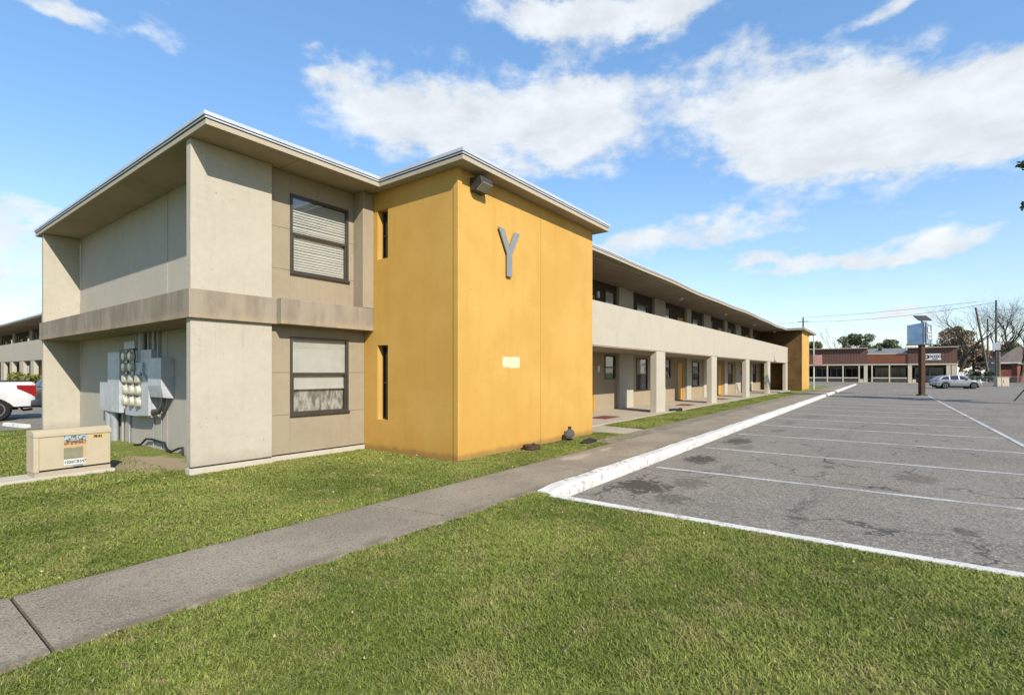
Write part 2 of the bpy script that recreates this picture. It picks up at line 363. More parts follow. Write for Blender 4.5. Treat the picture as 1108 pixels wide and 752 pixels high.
def stripes(name, col, per, axis, dk=.6):
    t = NT(name); P = t.xyz(); w = t.math('FRACT', t.math('DIVIDE', P[axis], per))
    c = t.mix(t.ramp(w, .82, .95), col, tuple(x*dk for x in col)); c = t.mix(t.ramp(t.noise(.6, 4, .6), .4, .7, 0, .25), c, tuple(x*1.3 for x in col))
    t.bump(t.math('PINGPONG', w, .5), .05, .4); return t.fin(c, .55, 0, .35)
M['mallbrown'] = stripes('brown_ribbed_metal', (.16, .078, .056), .4, 1)
M['mallred'] = stripes('red_brown_boards', (.25, .085, .04), .3, 2)
M['cream'] = simple('cream_trim', (.66, .57, .42), .7, 0, .3, .08)
M['mallwall'] = simple('dark_shopfront_wall', (.16, .14, .12), .85)  # dark grey-brown shared by the shop walls and soffit
M['roofgrey'] = simple('grey_roofing', (.22, .23, .22), .8, 0, .3, .2)
M['brick'] = simple('red_brick', (.26, .10, .065), .9, 0, .2, .25, 2)
M['siding'] = simple('grey_siding', (.42, .42, .41), .8, 0, .2, .06)
M['roofing'] = simple('brown_shingles', (.19, .16, .14), .9, 0, .2, .2)
M['signblue'] = simple('pale_blue_sign_face', (.17, .29, .47), .3, 0, .5, .22, 1.6)
M['signwhite'] = simple('white_sign_face', (.80, .80, .78), .5, 0, .4, .04)
M['signpink'] = simple('faded_pink_sign', (.60, .36, .33), .6, 0, .3, .06)
M['ink'] = simple('black_ink', (.02, .02, .02), .6)
M['inkw'] = simple('white_ink', (.80, .82, .84), .6)
M['yellowlabel'] = simple('yellow_label', (.80, .52, .06), .6)
M['boxpaint'] = concrete('beige_cabinet_paint', (.60, .50, .35), (.50, .40, .27), .6, spots=False, streak=.6, bumpd=.001)
M['carsilver'] = simple('silver_car_paint', (.40, .42, .45), .28, .55, .5, .04)
M['carwhite'] = simple('white_car_paint', (.80, .80, .80), .25, 0, .6, .02)
M['carblack'] = simple('black_car_paint', (.015, .015, .017), .2, 0, .6, .05)
M['carglass'] = simple('car_glass', (.014, .018, .026), .06, 0, .8, .1)
M['tyre'] = simple('tyre_rubber', (.02, .02, .02), .85, 0, .2, .1)
M['rim'] = simple('alloy_rim', (.42, .42, .43), .35, .7, .5, .1)
M['tail'] = simple('red_tail_lamp', (.34, .016, .02), .2, 0, .6, .1)
M['headl'] = simple('headlamp', (.75, .78, .8), .15, 0, .6, .05)
M['bumper'] = simple('grey_bumper', (.075, .08, .09), .4, .4, .5, .1)
M['meterglass'] = simple('meter_dial', (.58, .55, .44), .22, 0, .6, .2, 14)
M['pvc'] = simple('grey_conduit', (.42, .43, .44), .5, .05, .4, .1)

def fence_mat():
    t = NT('chain_link_wire'); tr = t.N.new('ShaderNodeBsdfTransparent'); X, Y, Z = t.xyz(t.oc.outputs['Object'])
    a = t.math('PINGPONG', t.math('ADD', X, Z), .035); b = t.math('PINGPONG', t.math('SUBTRACT', X, Z), .035)
    k = t.math('LESS_THAN', t.math('MINIMUM', a, b), .004)
    mx = t.N.new('ShaderNodeMixShader'); t.L.new(k, mx.inputs[0]); t.L.new(tr.outputs[0], mx.inputs[1]); t.L.new(t.b.outputs[0], mx.inputs[2]); t.L.new(mx.outputs[0], t.out.inputs[0])
    return t.fin((.2, .2, .2), .5, .5)
M['wire'] = fence_mat()
def sticker():
    t = NT('peeling_warning_sticker'); X, Y, Z = t.xyz(t.oc.outputs['Object'])
    k = t.noise(30, 4, .7, vec=t.oc.outputs['Object']); k2 = t.noise(11, 4, .6, vec=t.oc.outputs['Object'])
    top = t.mix(t.ramp(k, .46, .54), (.09, .10, .10), (.52, .60, .62)); top = t.mix(t.ramp(k2, .5, .56), top, (.36, .44, .50))
    mid = t.mix(t.ramp(k, .45, .55), (.16, .08, .05), (.50, .33, .18)); low = t.mix(t.ramp(k2, .4, .7), (.27, .26, .17), (.33, .31, .20))
    zz = t.math('ADD', Z, t.math('MULTIPLY', t.math('SUBTRACT', k2, .5), .06))
    c = t.mix(t.ramp(zz, .535, .55), mid, top); c = t.mix(t.ramp(zz, .475, .485), t.mix(t.ramp(zz, .43, .44), low, (.66, .42, .20)), c)
    c = t.mix(t.math('MULTIPLY', t.ramp(X, .62, .635), t.ramp(zz, .48, .47)), c, (.62, .44, .25))
    return t.fin(c, .7, 0, .2)
M['sticker'] = sticker()

# ------------------------------------------------------------------ mesh helpers
class MB:
    def __init__(s): s.v = []; s.f = []
    def add(s, vs, fs):
        b = len(s.v); s.v += [tuple(p) for p in vs]; s.f += [tuple(b+i for i in f) for f in fs]; return s
    def box(s, x0, x1, y0, y1, z0, z1):
        return s.add([(x, y, z) for z in (z0, z1) for x, y in ((x0, y0), (x1, y0), (x1, y1), (x0, y1))],
                     [(3, 2, 1, 0), (4, 5, 6, 7), (0, 1, 5, 4), (1, 2, 6, 5), (2, 3, 7, 6), (3, 0, 4, 7)])
    def prism(s, poly, z0, z1, T=None):
        n = len(poly); T = T or (lambda a, b, c: (a, b, c))
        f0 = (lambda p: z0) if not callable(z0) else z0; f1 = (lambda p: z1) if not callable(z1) else z1
        vs = [T(p[0], p[1], f0(p)) for p in poly] + [T(p[0], p[1], f1(p)) for p in poly]
        return s.add(vs, [tuple(reversed(range(n))), tuple(range(n, 2*n))] + [(i, (i+1) % n, n+(i+1) % n, n+i) for i in range(n)])
    def tube(s, pts, r, n=8, cap=True):
        pts = [Vector(p) for p in pts]; k = len(pts); rs = r if isinstance(r, (list, tuple)) else [r]*k
        vs = []; fs = []; up = None
        for i, p in enumerate(pts):
            d = (pts[min(i+1, k-1)] - pts[max(i-1, 0)]).normalized()
            if up is None: up = Vector((0, 0, 1)) if abs(d.z) < .9 else Vector((1, 0, 0))
            a = d.cross(up).normalized(); b = a.cross(d).normalized(); up = b
            for j in range(n):
                t = 2*PI*j/n; vs.append(p + (a*math.cos(t) + b*math.sin(t))*rs[i])
        for i in range(k-1):
            for j in range(n): fs.append((i*n+j, i*n+(j+1) % n, (i+1)*n+(j+1) % n, (i+1)*n+j))
        if cap: fs += [tuple(range(n-1, -1, -1)), tuple((k-1)*n+j for j in range(n))]
        return s.add(vs, fs)
    def lathe(s, c, axis, prof, n=16):
        """prof: (distance along the axis, radius)"""
        ax = Vector(axis).normalized(); c = Vector(c); u = ax.orthogonal().normalized(); w = ax.cross(u)
        vs = []; fs = []
        for h, r in prof:
            for j in range(n): t = 2*PI*j/n; vs.append(c + ax*h + (u*math.cos(t)+w*math.sin(t))*r)
        for i in range(len(prof)-1):
            for j in range(n): fs.append((i*n+j, i*n+(j+1) % n, (i+1)*n+(j+1) % n, (i+1)*n+j))
        fs += [tuple(range(n-1, -1, -1)), tuple((len(prof)-1)*n+j for j in range(n))]
        return s.add(vs, fs)
    def xf(s, m):
        s.v = [tuple(m @ Vector(p)) for p in s.v]; return s
    def build(s, name, mat, parent=None, off=None, bevel=0, smooth=None):
        if off is None: off = BASE.get(parent.name, (0, 0, 0)) if parent else (0, 0, 0)
        me = bpy.data.meshes.new(name)
        me.from_pydata([(x-off[0], y-off[1], z-off[2]) for x, y, z in s.v], [], s.f); me.update()
        bm = bmesh.new(); bm.from_mesh(me); bmesh.ops.recalc_face_normals(bm, faces=bm.faces)
        if bevel: bmesh.ops.bevel(bm, geom=[e for e in bm.edges if len(e.link_faces) == 2 and e.calc_face_angle(0) > .6], offset=bevel, segments=2, affect='EDGES', profile=.6)
        bm.to_mesh(me); bm.free()
        if smooth is not None:
            for p in me.polygons: p.use_smooth = True
            me.set_sharp_from_angle(angle=rad(smooth))
        me.materials.append(M[mat] if isinstance(mat, str) else mat)
        o = bpy.data.objects.new(name, me); COL.objects.link(o)
        if parent: o.parent = parent; BASE[o.name] = off
        return o
BASE = {}
def thing(name, label, cat, loc=(0, 0, 0), rz=0, group=None, world=False):
    """an Empty at the base of a thing; world=True: its parts are given in world coordinates"""
    o = bpy.data.objects.new(name, None); COL.objects.link(o); o.location = loc; o.rotation_euler = (0, 0, rz)
    o.empty_display_size = .3
    o['label'] = label; o['category'] = cat
    if group: o['group'] = group
    BASE[o.name] = loc if world else (0, 0, 0)
    return o
def tag(o, label, cat, group=None):
    o['label'] = label; o['category'] = cat
    if group: o['group'] = group
    return o
def struct(o): o['kind'] = 'structure'; return o
def based(mb, name, mat, base, **k):
    """one-mesh thing whose origin sits at its base"""
    o = mb.build(name, mat, None, off=base, **k); o.location = base; return o
def copy_tree(o, parent=None, delta=None):
    c = o.copy(); COL.objects.link(c); c.parent = parent
    for ch in list(o.children): copy_tree(ch, c)
    if delta is not None: c.location = Vector(o.location) + Vector(delta)
    return c
def text_mesh(body, size, mat, name, parent, M4, extrude=.002, bold=0):
    cu = bpy.data.curves.new(name, 'FONT'); cu.body = body; cu.size = size; cu.extrude = extrude; cu.align_x = 'CENTER'; cu.align_y = 'CENTER'; cu.offset = bold
    t = bpy.data.objects.new(name, cu); COL.objects.link(t)
    dg = bpy.context.evaluated_depsgraph_get(); me = bpy.data.meshes.new_from_object(t.evaluated_get(dg))
    bpy.data.objects.remove(t); me.transform(M4); me.materials.clear(); me.materials.append(M[mat]); me.name = name
    o = bpy.data.objects.new(name, me); COL.objects.link(o); o.parent = parent; return o

# ------------------------------------------------------------------ the setting
struct(MB().box(-900, 1500, -900, 1500, -.6, -.18).build('ground', 'soil'))
lawn = MB()
lawn.box(-60, 5.57, -40, 3.83, -.17, -.02); lawn.prism([(5.57, 3.57), (5.73, 3.57), (5.73, 3.83), (5.57, 3.83)], -.17, -.021)
lawn.box(-60, 4.6, 5.05, 19.75, -.17, -.02); lawn.box(4.6, 12.35, 5.05, 9.4, -.17, -.02)
struct(lawn.build('lawn', 'soil'))
v2 = MB()
v2.prism([(13.75, 5.62), (13.95, 5.55), (57, 5.55), (72, 5.2), (72, 7.0), (14.3, 7.0), (13.9, 6.6)], -.17, -.02); v2.box(53, 72, 7.0, 30, -.17, -.021)
struct(v2.build('grass_verge', 'soil'))
lot = MB(); lot.box(5.57, 101, -70, 3.52, -.17, -.1); lot.box(72, 101, 3.52, 80, -.17, -.1); lot.box(101, 160, -70, 80, -.17, -.101)
lot = struct(lot.build('parking_lot', 'asphalt'))
lot2 = MB(); lot2.box(-60, 8.0, 19.95, 80, -.17, -.1); struct(lot2.build('parking_lot', 'asphalt'))
mb = MB(); mb.box(-60, 3.62, 19.75, 19.95, -.17, -.04); struct(mb.build('kerb', 'found', bevel=.015))
sw = MB(); ju = [-14.9, -11.6, -8.3, -5.2, -2.4, .76, 4.02, 7.3, 10.6, 13.3, 16.9, 20.3, 23.7, 27, 30.5, 34, 38, 42, 46, 50, 55, 60, 66, 74]
for i in range(len(ju)-1):
    a, b = ju[i]+.011, ju[i+1]-.011; s0 = .1 if abs(ju[i]-4.02) < .1 else 0; s1 = .1 if abs(ju[i+1]-4.02) < .1 else 0
    r = 5.04 if b < 13 else 5.54
    sw.prism([(a+s0, 3.86), (b+s1, 3.86), (b-s1, r), (a-s0, r)], -.17, .0)
struct(sw.build('sidewalk', 'sidewalk'))
struct(MB().box(-15, 74, 3.9, 5.0, -.16, -.03).build('sidewalk_joint', 'dark'))
pa = MB(); pa.prism([(12.36, 5.06), (13.29, 5.06), (13.29, 5.56), (13.7, 5.6), (13.9, 6.9), (14.3, 7.02), (12.36, 7.02)], -.17, -.004); struct(pa.build('path', 'floor'))
wk = MB()
for i in range(11): wk.box(12.36+i*3.5+.006, 12.36+(i+1)*3.5-.006, 7.03, 9.49, -.17, .03)
struct(wk.build('walkway', 'floor'))

def kerb_bar(u0, u1, v0, v1, z0, z1, seed):
    rnd = random.Random(seed); mb = MB(); n = int((u1-u0)/.35)+2; prof = [(v0, z0), (v0-.0, z1-.05), (v0+.05, z1), (v1-.02, z1), (v1, z1-.02), (v1, z0)]
    vs = []; fs = []; k = len(prof)
    for i in range(n):
        u = u0 + (u1-u0)*i/(n-1)
        for j, (v, z) in enumerate(prof):
            jit = .012 if 0 < j < k-1 else 0
            vs.append((u, v + rnd.uniform(-jit, jit)*(j < 3), z + rnd.uniform(-jit, jit)*.7 - (.03 if i in (0, n-1) and 0 < j < k-1 else 0)))
    for i in range(n-1):
        for j in range(k-1): fs.append((i*k+j, i*k+j+1, (i+1)*k+j+1, (i+1)*k+j))
    fs += [tuple(range(k)), tuple((n-1)*k+j for j in range(k-1, -1, -1))]
    return mb.add(vs, fs)
struct(kerb_bar(5.74, 85, 3.60, 3.855, -.17, .025, 3).build('kerb', 'kerb'))
# painted lines on the lot
def line(poly, z=-.094): return MB().prism(poly, z-.004, z).build('parking_line', 'line', lot)
edge = MB().prism([(5.58, -40), (5.69, -40), (5.69, 3.50), (5.58, 3.56)], -.17, .006); struct(edge.build('kerb', 'kerb', bevel=.015))
for i, u in enumerate((8.86, 11.83, 15.0, 18.0, 21.0, 24.0, 27.0, 30.0, 33.0, 36.0, 39.0, 42.0, 45.0)):
    line([(u-.05, -2.4), (u+.05, -2.4), (u+.03, 3.32), (u-.06, 3.36)])
line([(6.2, -2.62), (6.2, -2.52), (47.4, -2.22), (47.4, -2.34)], -.0905)

# ------------------------------------------------------------------ the apartment building
BL = (3.38, 8.84, 0)
bld = thing('apartment_building', 'two storey beige concrete apartment building with yellow stair towers and a long arcade', 'building', BL, world=True)
TOP = 5.31
# -- end facade
w = MB()
for z0, z1 in ((.10, 2.47), (2.92, TOP)): MB().box(3.38, 4.695, 8.84, 9.0, z0, z1).build('end_panel', 'pale', bld, bevel=.008)
for z0, z1 in ((-.1, 2.47), (2.92, TOP)): MB().box(3.38, 4.15, 18.15, 18.32, z0, z1).build('end_fin', 'pale', bld, bevel=.008)
w = MB()
for z0, z1 in ((-.1, 2.47), (2.92, TOP)):
    w.box(4.15, 4.4, 9.0, 11.96, z0, z1); w.box(4.15, 4.4, 11.985, 18.15, z0, z1)
w.build('recessed_wall', 'recess', bld)
MB().box(4.2, 4.5, 9.0, 18.2, .0, TOP).build('wall_core', 'dark', bld)
# tan panels round the two windows (joints stay open)
g = .006; V = 8.935
w = MB()
for z0, zs, ze, z1 in ((.10, .81, 2.27, 2.47), (2.92, 3.46, 4.93, TOP)):
    us = [4.70, 5.09, 6.35, 6.745]
    jl = .82 if z0 < 1 else 3.5; jh = 1.6 if z0 < 1 else 4.26
    for a, b in ((us[0], us[1]), (us[2], us[3])):
        for p, q in ((z0, jl), (jl, jh), (jh, z1)): w.box(a+g/2, b-g/2 if a < 5 else b, V, V+.14, p+g/2, q-g/2)
    w.box(us[1]+.0, us[2]-.0, V, V+.14, z0+g/2, zs); w.box(us[1], us[2], V, V+.14, ze, z1-g/2)
w.build('wall', 'tan', bld)
wc = MB()
for z0, zs, ze, z1 in ((.10, .81, 2.27, 2.47), (2.92, 3.46, 4.93, TOP)):
    for a, b in ((4.69, 5.075), (6.365, 6.76)): wc.box(a, b, V+.05, V+.3, z0, z1)
    wc.box(5.075, 6.365, V+.05, V+.16, z0, zs-.015); wc.box(5.075, 6.365, V+.05, V+.16, ze+.015, z1)
wc.build('wall_backing', 'dark', bld)
MB().box(6.48, 6.747, 8.62, 8.933, 2.93, TOP).build('pilaster', 'tan', bld, bevel=.008)
b = MB(); b.prism([(3.335, 8.775), (4.745, 8.775), (4.745, 8.62), (6.746, 8.62), (6.746, 8.96), (4.3, 8.96), (4.3, 18.36), (3.335, 18.36)], 2.465, 2.925)
b.build('floor_band', 'band', bld, bevel=.01)
f = MB(); f.prism([(3.36, 8.82), (4.7, 8.82), (4.7, 8.90), (6.74, 8.90), (6.74, 9.0), (3.36, 9.0)], -.17, .075)
f.build('footing', 'found', bld, bevel=.01)
# -- yellow stair tower
def tower(u0, u1, v0, v1, zb, slit=True, side='yellow', front='yellowf', joint=9.48):
    t = MB()
    t.box(u0+.12, joint-.005, v0, v0+.15, zb, TOP); t.box(joint+.005, u1, v0, v0+.15, zb, TOP)
    fr = t.build('tower_front_wall', front, bld)
    MB().box(u0+.15, u1-.02, v0+.06, v0+.2, zb+.02, TOP-.01).build('wall_core', 'dark', bld)
    t = MB(); t.box(u0-.012, u0+.105, v0-.03, v0+.09, zb, TOP); t.build('corner_post', side, bld, bevel=.01)
    t = MB(); a, b = v0+.091, v1
    if slit:
        s0, s1 = 8.17, 8.50
        zz = [zb, .63, 2.16, 3.93, 4.94, TOP]
        t.box(u0, u0+.24, a, s0, zb, TOP); t.box(u0, u0+.24, s1, b, zb, TOP)
        for p, q in ((0, 1), (2, 3), (4, 5)): t.box(u0, u0+.24, s0, s1, zz[p], zz[q])
    else: t.box(u0, u0+.24, a, b, zb, TOP)
    t.build('tower_side_wall', side, bld)
    t = MB(); t.box(u1-.15, u1-.001, v0+.151, v1, zb, TOP); t.box(u0+.24, u1-.151, v1-.12, v1, zb, TOP); t.build('tower_side_wall', side, bld)
    return fr
tower(6.75, 11.95, 6.26, 9.35, -.1)
tower(51.1, 56.4, 6.2, 9.45, -.1, False, 'browntower', 'yellow', 53.7)
def slit_window(z0, z1):
    fr = MB(); fr.box(6.88, 6.95, 8.17, 8.20, z0, z1); fr.box(6.88, 6.95, 8.47, 8.50, z0, z1); fr.box(6.88, 6.95, 8.2, 8.47, z0, z0+.03); fr.box(6.88, 6.95, 8.2, 8.47, z1-.03, z1)
    fr.box(6.885, 6.945, 8.2, 8.47, (z0+z1)/2-.015, (z0+z1)/2+.015)
    o = fr.build('slit_window', 'bronze', bld); MB().box(6.91, 6.918, 8.2, 8.47, z0+.03, z1-.03).build('pane', 'glassdark', o, off=BL)
slit_window(.63, 2.16); slit_window(3.93, 4.94)
# -- end windows with blinds
def end_window(z0, z1, up):
    u0, u1 = 5.09, 6.35; zm = (z0+z1)/2 - (.0 if up else -.03)
    fr = MB(); a, b = 8.915, 9.0
    fr.box(u0, u0+.045, a, b, z0, z1); fr.box(u1-.045, u1, a, b, z0, z1); fr.box(u0+.045, u1-.045, a, b, z1-.045, z1); fr.box(u0+.045, u1-.045, a, b, z0, z0+.05)
    fr.box(u0+.045, u1-.045, a+.012, b-.02, zm-.025, zm+.028); fr.box(u0+.045, u0+.075, a+.02, b-.01, z0+.05, zm-.025); fr.box(u1-.075, u1-.045, a+.02, b-.01, z0+.05, zm-.025)
    fr.box(u0-.02, u1+.02, 8.89, 8.904, z0-.03, z0+.012)
    o = fr.build('window', 'bronze', bld, bevel=.004)
    MB().add([(u0+.045, 8.948, z0+.05), (u1-.045, 8.948, z0+.05), (u1-.045, 8.948, z1-.045), (u0+.045, 8.948, z1-.045)], [(0, 1, 2, 3)]).build('pane', 'glass', o, off=BL)
    if up:
        bl = MB(); n = 27
        rj = random.Random(2)
        for i in range(n):
            z = z0+.05 + (z1-z0-.1)*(i+.5)/n + rj.gauss(0, .0035); tl_ = rj.gauss(0, .003)
            bl.add([(u0+.04, 8.985, z-.027), (u1-.04, 8.985, z-.027+tl_), (u1-.04, 9.003, z+.025), (u0+.04, 9.003, z+.025)], [(0, 1, 2, 3)])
        bl.build('blind', 'shade', o, off=BL)
        MB().box(u0+.04, u1-.04, 9.03, 9.035, z0+.05, z1-.05).build('curtain', 'curtain', o, off=BL)
    else:
        s = MB(); s.box(u0+.04, u1-.04, 8.99, 8.995, z0+.50, z1-.045)
        for k in range(5): s.box(u0+.04, u1-.04, 8.985, 8.997, z1-.06-.035*k, z1-.05-.035*k)
        s.box(u0+.05, u1-.05, 8.975, 9.0, z0+.47, z0+.50); s.build('blind', 'shade', o, off=BL)
        MB().box(u0+.05, u1-.05, 9.04, 9.05, z0+.05, z0+.47).build('plastic_sheet', 'crumple', o, off=BL)
    MB().box(u0-.01, u1+.01, 9.10, 9.12, z0-.01, z1+.01).build('room_back', 'interior', o, off=BL)
end_window(.81, 2.27, False); end_window(3.46, 4.93, True)

# -- arcade (balcony, columns, back wall); local x runs along the front, the front faces -y
def arcade(root, x0, x1, yf, yb, cols, segs, off):
    B = lambda mb, n, m, **k: mb.build(n, m, root, off=off, **k)
    p = MB(); cuts = [x0] + [c for c in cols[1::2] if c-.5 > x0] + [x1]
    for a, b_ in zip(cuts[:-1], cuts[1:]): p.box(a+.006, b_-.006, yf, yf+.15, 2.45, 3.83)
    B(p, 'parapet', 'pale2', bevel=.008)
    B(MB().box(x0+.02, x1-.02, yf+.02, yb, 2.42, 2.6), 'balcony_floor', 'floor')
    for c in cols: B(MB().box(c-.48, c+.48, yf+.004, yf+.26, -.1, 2.42), 'column', 'pale2', bevel=.012)
    for fl, zb in ((0, .03), (1, 2.6)):
        zt = 2.42 if fl == 0 else TOP
        win = []; pal = []; tn = MB()
        x = x0
        for kind, a, b_ in segs:
            if kind == 'pale': pal.append((a, b_))
            elif kind == 'door': win.append((a, b_, zb, zb+2.08, 'door'))
            elif kind == 'tall': win.append((a, b_, zb+.72, zb+2.24, 'tall'))
            elif kind == 'small': win.append((a, b_, zb+1.28, zb+2.3 if fl == 0 else zb+2.45, 'small'))
        for a, b_ in pal: B(MB().box(a, b_, yb-.14, yb+.02, zb, zt), 'pale_panel', 'pale2', bevel=.006)
        # the wall between, with its openings
        edges = sorted(win); cur = x0
        for a, b_, z0, z1, k in edges:
            if a > cur: tn.box(cur, a, yb, yb+.15, zb, zt)
            if z0 > zb+.01: tn.box(a, b_, yb, yb+.15, zb, z0)
            tn.box(a, b_, yb, yb+.15, z1, zt); cur = b_
        tn.box(cur, x1+.3, yb, yb+.15, zb, zt)
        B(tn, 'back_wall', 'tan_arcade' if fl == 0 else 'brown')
        protos = {}
        for a, b_, z0, z1, k in edges:
            if k in protos:
                s, sa = protos[k]; copy_tree(s, root, (a-sa, 0, 0)); continue
            if k == 'door':
                o = B(MB().box(a+.05, b_-.05, yb+.02, yb+.07, z0+.02, z1-.05), 'door', 'door', bevel=.006)
                fr = MB(); fr.box(a, a+.05, yb-.025, yb+.1, z0, z1); fr.box(b_-.05, b_, yb-.025, yb+.1, z0, z1); fr.box(a+.05, b_-.05, yb-.025, yb+.1, z1-.05, z1)
                fr.build('door_frame', 'door', o, off=off)
                h = MB(); h.lathe((a+.13, yb+.02, z0+1.0), (0, -1, 0), [(0, .012), (.04, .012), (.045, .03), (.075, .025)], 10); h.build('handle', 'grey_metal', o, off=off)
            else:
                fr = MB(); e = .05
                fr.box(a, a+e, yb-.03, yb+.06, z0, z1); fr.box(b_-e, b_, yb-.03, yb+.06, z0, z1); fr.box(a+e, b_-e, yb-.03, yb+.06, z1-e, z1); fr.box(a+e, b_-e, yb-.03, yb+.06, z0, z0+e)
                zm = (z0+z1)/2; fr.box(a+e, b_-e, yb-.02, yb+.05, zm-.025, zm+.025)
                o = B(fr, 'window', 'bronze')
                MB().add([(a+e, yb+.018, z0+e), (b_-e, yb+.018, z0+e), (b_-e, yb+.018, z1-e), (a+e, yb+.018, z1-e)], [(0, 1, 2, 3)]).build('pane', 'glass', o, off=off)
                lo = zm if (k == 'small' or fl == 0) else z0+e
                MB().box(a+e, b_-e, yb+.06, yb+.066, lo, z1-e).build('blind', 'shade' if fl else 'blind', o, off=off)
                MB().box(a, b_, yb+.13, yb+.14, z0, z1).build('room_back', 'interior', o, off=off)
            protos[k] = (o, a)
segs = [('door', 17.3, 18.25), ('small', 19.22, 20.22), ('pale', 20.36, 21.85), ('tall', 22.5, 23.85)]
for k in range(4):
    d = 8.4*k
    segs += [('pale', 24.5+d, 26.0+d), ('small', 26.12+d, 27.1+d), ('door', 28.25+d, 29.3+d), ('pale', 29.5+d, 30.3+d)]
    if k < 3: segs += [('tall', 30.9+d, 32.25+d)]
segs = [s for s in segs if s[2] < 50]
COLS = [19.72, 27.4, 35.2, 42.35, 50.6]
arcade(bld, 11.96, 52.4, 7.28, 9.5, COLS, segs, BL)
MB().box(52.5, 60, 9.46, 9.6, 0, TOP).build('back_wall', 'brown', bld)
MB().box(60, 60.2, 9.6, 18.3, -.1, TOP).build('end_wall', 'pale2', bld)
MB().box(4.41, 60, 18.05, 18.149, -.1, TOP).build('rear_wall', 'pale2', bld)
# -- roof: soffit and fascia, white metal edge
OUT = [(3.33, 8.17), (6.53, 8.17), (6.53, 5.93), (12.24, 5.93), (12.24, 7.25)] + [(12.24+.76*i, 7.25) for i in range(1, 50)] + [(50.2, 7.25), (50.2, 5.85), (58.9, 5.85), (58.9, 8.6), (60.6, 8.6), (60.6, 18.7), (3.33, 18.7)]
def sag(p): return 0 if p[0] < 12.3 or p[1] > 8 or p[0] > 50 else .035*math.sin((p[0]-12.3)*.34) + .015*math.sin((p[0]-12.3)*.9)
def grow(poly, d):
    n = len(poly); out = []
    for i in range(n):
        p0, p1, p2 = (Vector(poly[(i+k) % n]) for k in (-1, 0, 1))
        a = (p1-p0).normalized(); b = (p2-p1).normalized(); na = Vector((a.y, -a.x)); nb = Vector((b.y, -b.x)); m_ = (na+nb)
        m_ = m_/max(.3, m_.dot(na)); out.append(tuple(p1 + m_*d))
    return out
def slab(d, z0, z1): 
    P = grow(OUT, d); q = {tuple(a): b for a, b in zip(P, OUT)}
    return MB().prism(P, lambda p: z0+sag(q[tuple(p)]), lambda p: z1+sag(q[tuple(p)]))
rf = slab(0, TOP+.005, TOP+.075).build('roof', 'soffit', bld)
# fascia strips stand proud of the slab edge
def strip(d0, d1, z0, z1):
    A = grow(OUT, d0); Bq = grow(OUT, d1); n = len(OUT); vs = []; fs = []
    for i in range(n):
        s_ = sag(OUT[i]); vs += [(*A[i], z0+s_), (*Bq[i], z0+s_), (*Bq[i], z1+s_), (*A[i], z1+s_)]
    for i in range(n):
        j = (i+1) % n
        for k in range(4): fs.append((i*4+k, j*4+k, j*4+(k+1) % 4, i*4+(k+1) % 4))
    return MB().add(vs, fs)
strip(-.04, .004, TOP-.005, TOP+.072).build('fascia', 'fascia', rf, off=BL)
strip(-.2, -.03, TOP+.0725, TOP+.090).build('shadow_gap', 'dark', rf, off=BL)
strip(-.1, .02, TOP+.0905, TOP+.114).build('drip_edge', 'edge', rf, off=BL)
strip(-.1, -.02, TOP+.1142, TOP+.125).build('shadow_gap', 'dark', rf, off=BL)
strip(-.3, .035, TOP+.1255, TOP+.182).build('metal_edge', 'edge', rf, off=BL)
slab(-.25, TOP+.076, TOP+.165).build('roof_deck', 'roofgrey', rf, off=BL)
# ceiling lights of the balcony
cl = MB(); cl.lathe((24.9, 8.2, TOP+.0), (0, 0, -1), [(0, .05), (.02, .05), (.03, .11), (.1, .12), (.16, .07)], 14)
cl = cl.build('ceiling_light', 'white_metal', bld, smooth=40)
for k in range(1, 4): copy_tree(cl, bld, (8.4*k, 0, sag((24.9+8.4*k, 7.25))*.4))
for zz in (1.75, 4.75):
    o = MB().box(18.45, 18.6, 9.40, 9.5, zz-.13, zz+.13).build('wall_lamp', 'white_metal', bld, bevel=.02)

# things on the walls
y = thing('wall_letter', 'large grey metal letter Y mounted high on the yellow tower wall', 'letter', (8.25, 6.26, 3.55), world=True)
P = [(8.17, 3.55), (8.335, 3.55), (8.335, 4.0), (8.61, 4.49), (8.43, 4.49), (8.253, 4.155), (8.07, 4.49), (7.89, 4.49), (8.17, 4.0)]
MB().prism(P, 6.20, 6.226, lambda a, b, c: (a, c, b)).build('letter_plate', 'letter', y, bevel=.003)
st = MB()
for x_, z_ in ((8.25, 3.7), (8.05, 4.4), (8.46, 4.4)): st.lathe((x_, 6.26, z_), (0, -1, 0), [(0, .012), (.036, .012)], 8)
st.build('stand_off', 'darkmetal', y)
# wall flood light
fl = thing('flood_light', 'dark bronze flood light under the roof edge of the yellow tower', 'light', (7.22, 6.26, 4.95), world=True)
hd = MB(); T = lambda a, b, c: (c, a, b)
hd.prism([(6.26, 5.22), (6.26, 4.97), (6.12, 4.98), (5.97, 5.09), (6.0, 5.21)], 7.09, 7.43, T); hd.build('housing', 'darkmetal', fl, bevel=.012)
ln = MB(); ln.prism([(6.108, 4.975), (5.958, 5.085), (5.964, 5.095), (6.116, 4.985)], 7.115, 7.405, T); ln.build('lens', 'lens', fl)
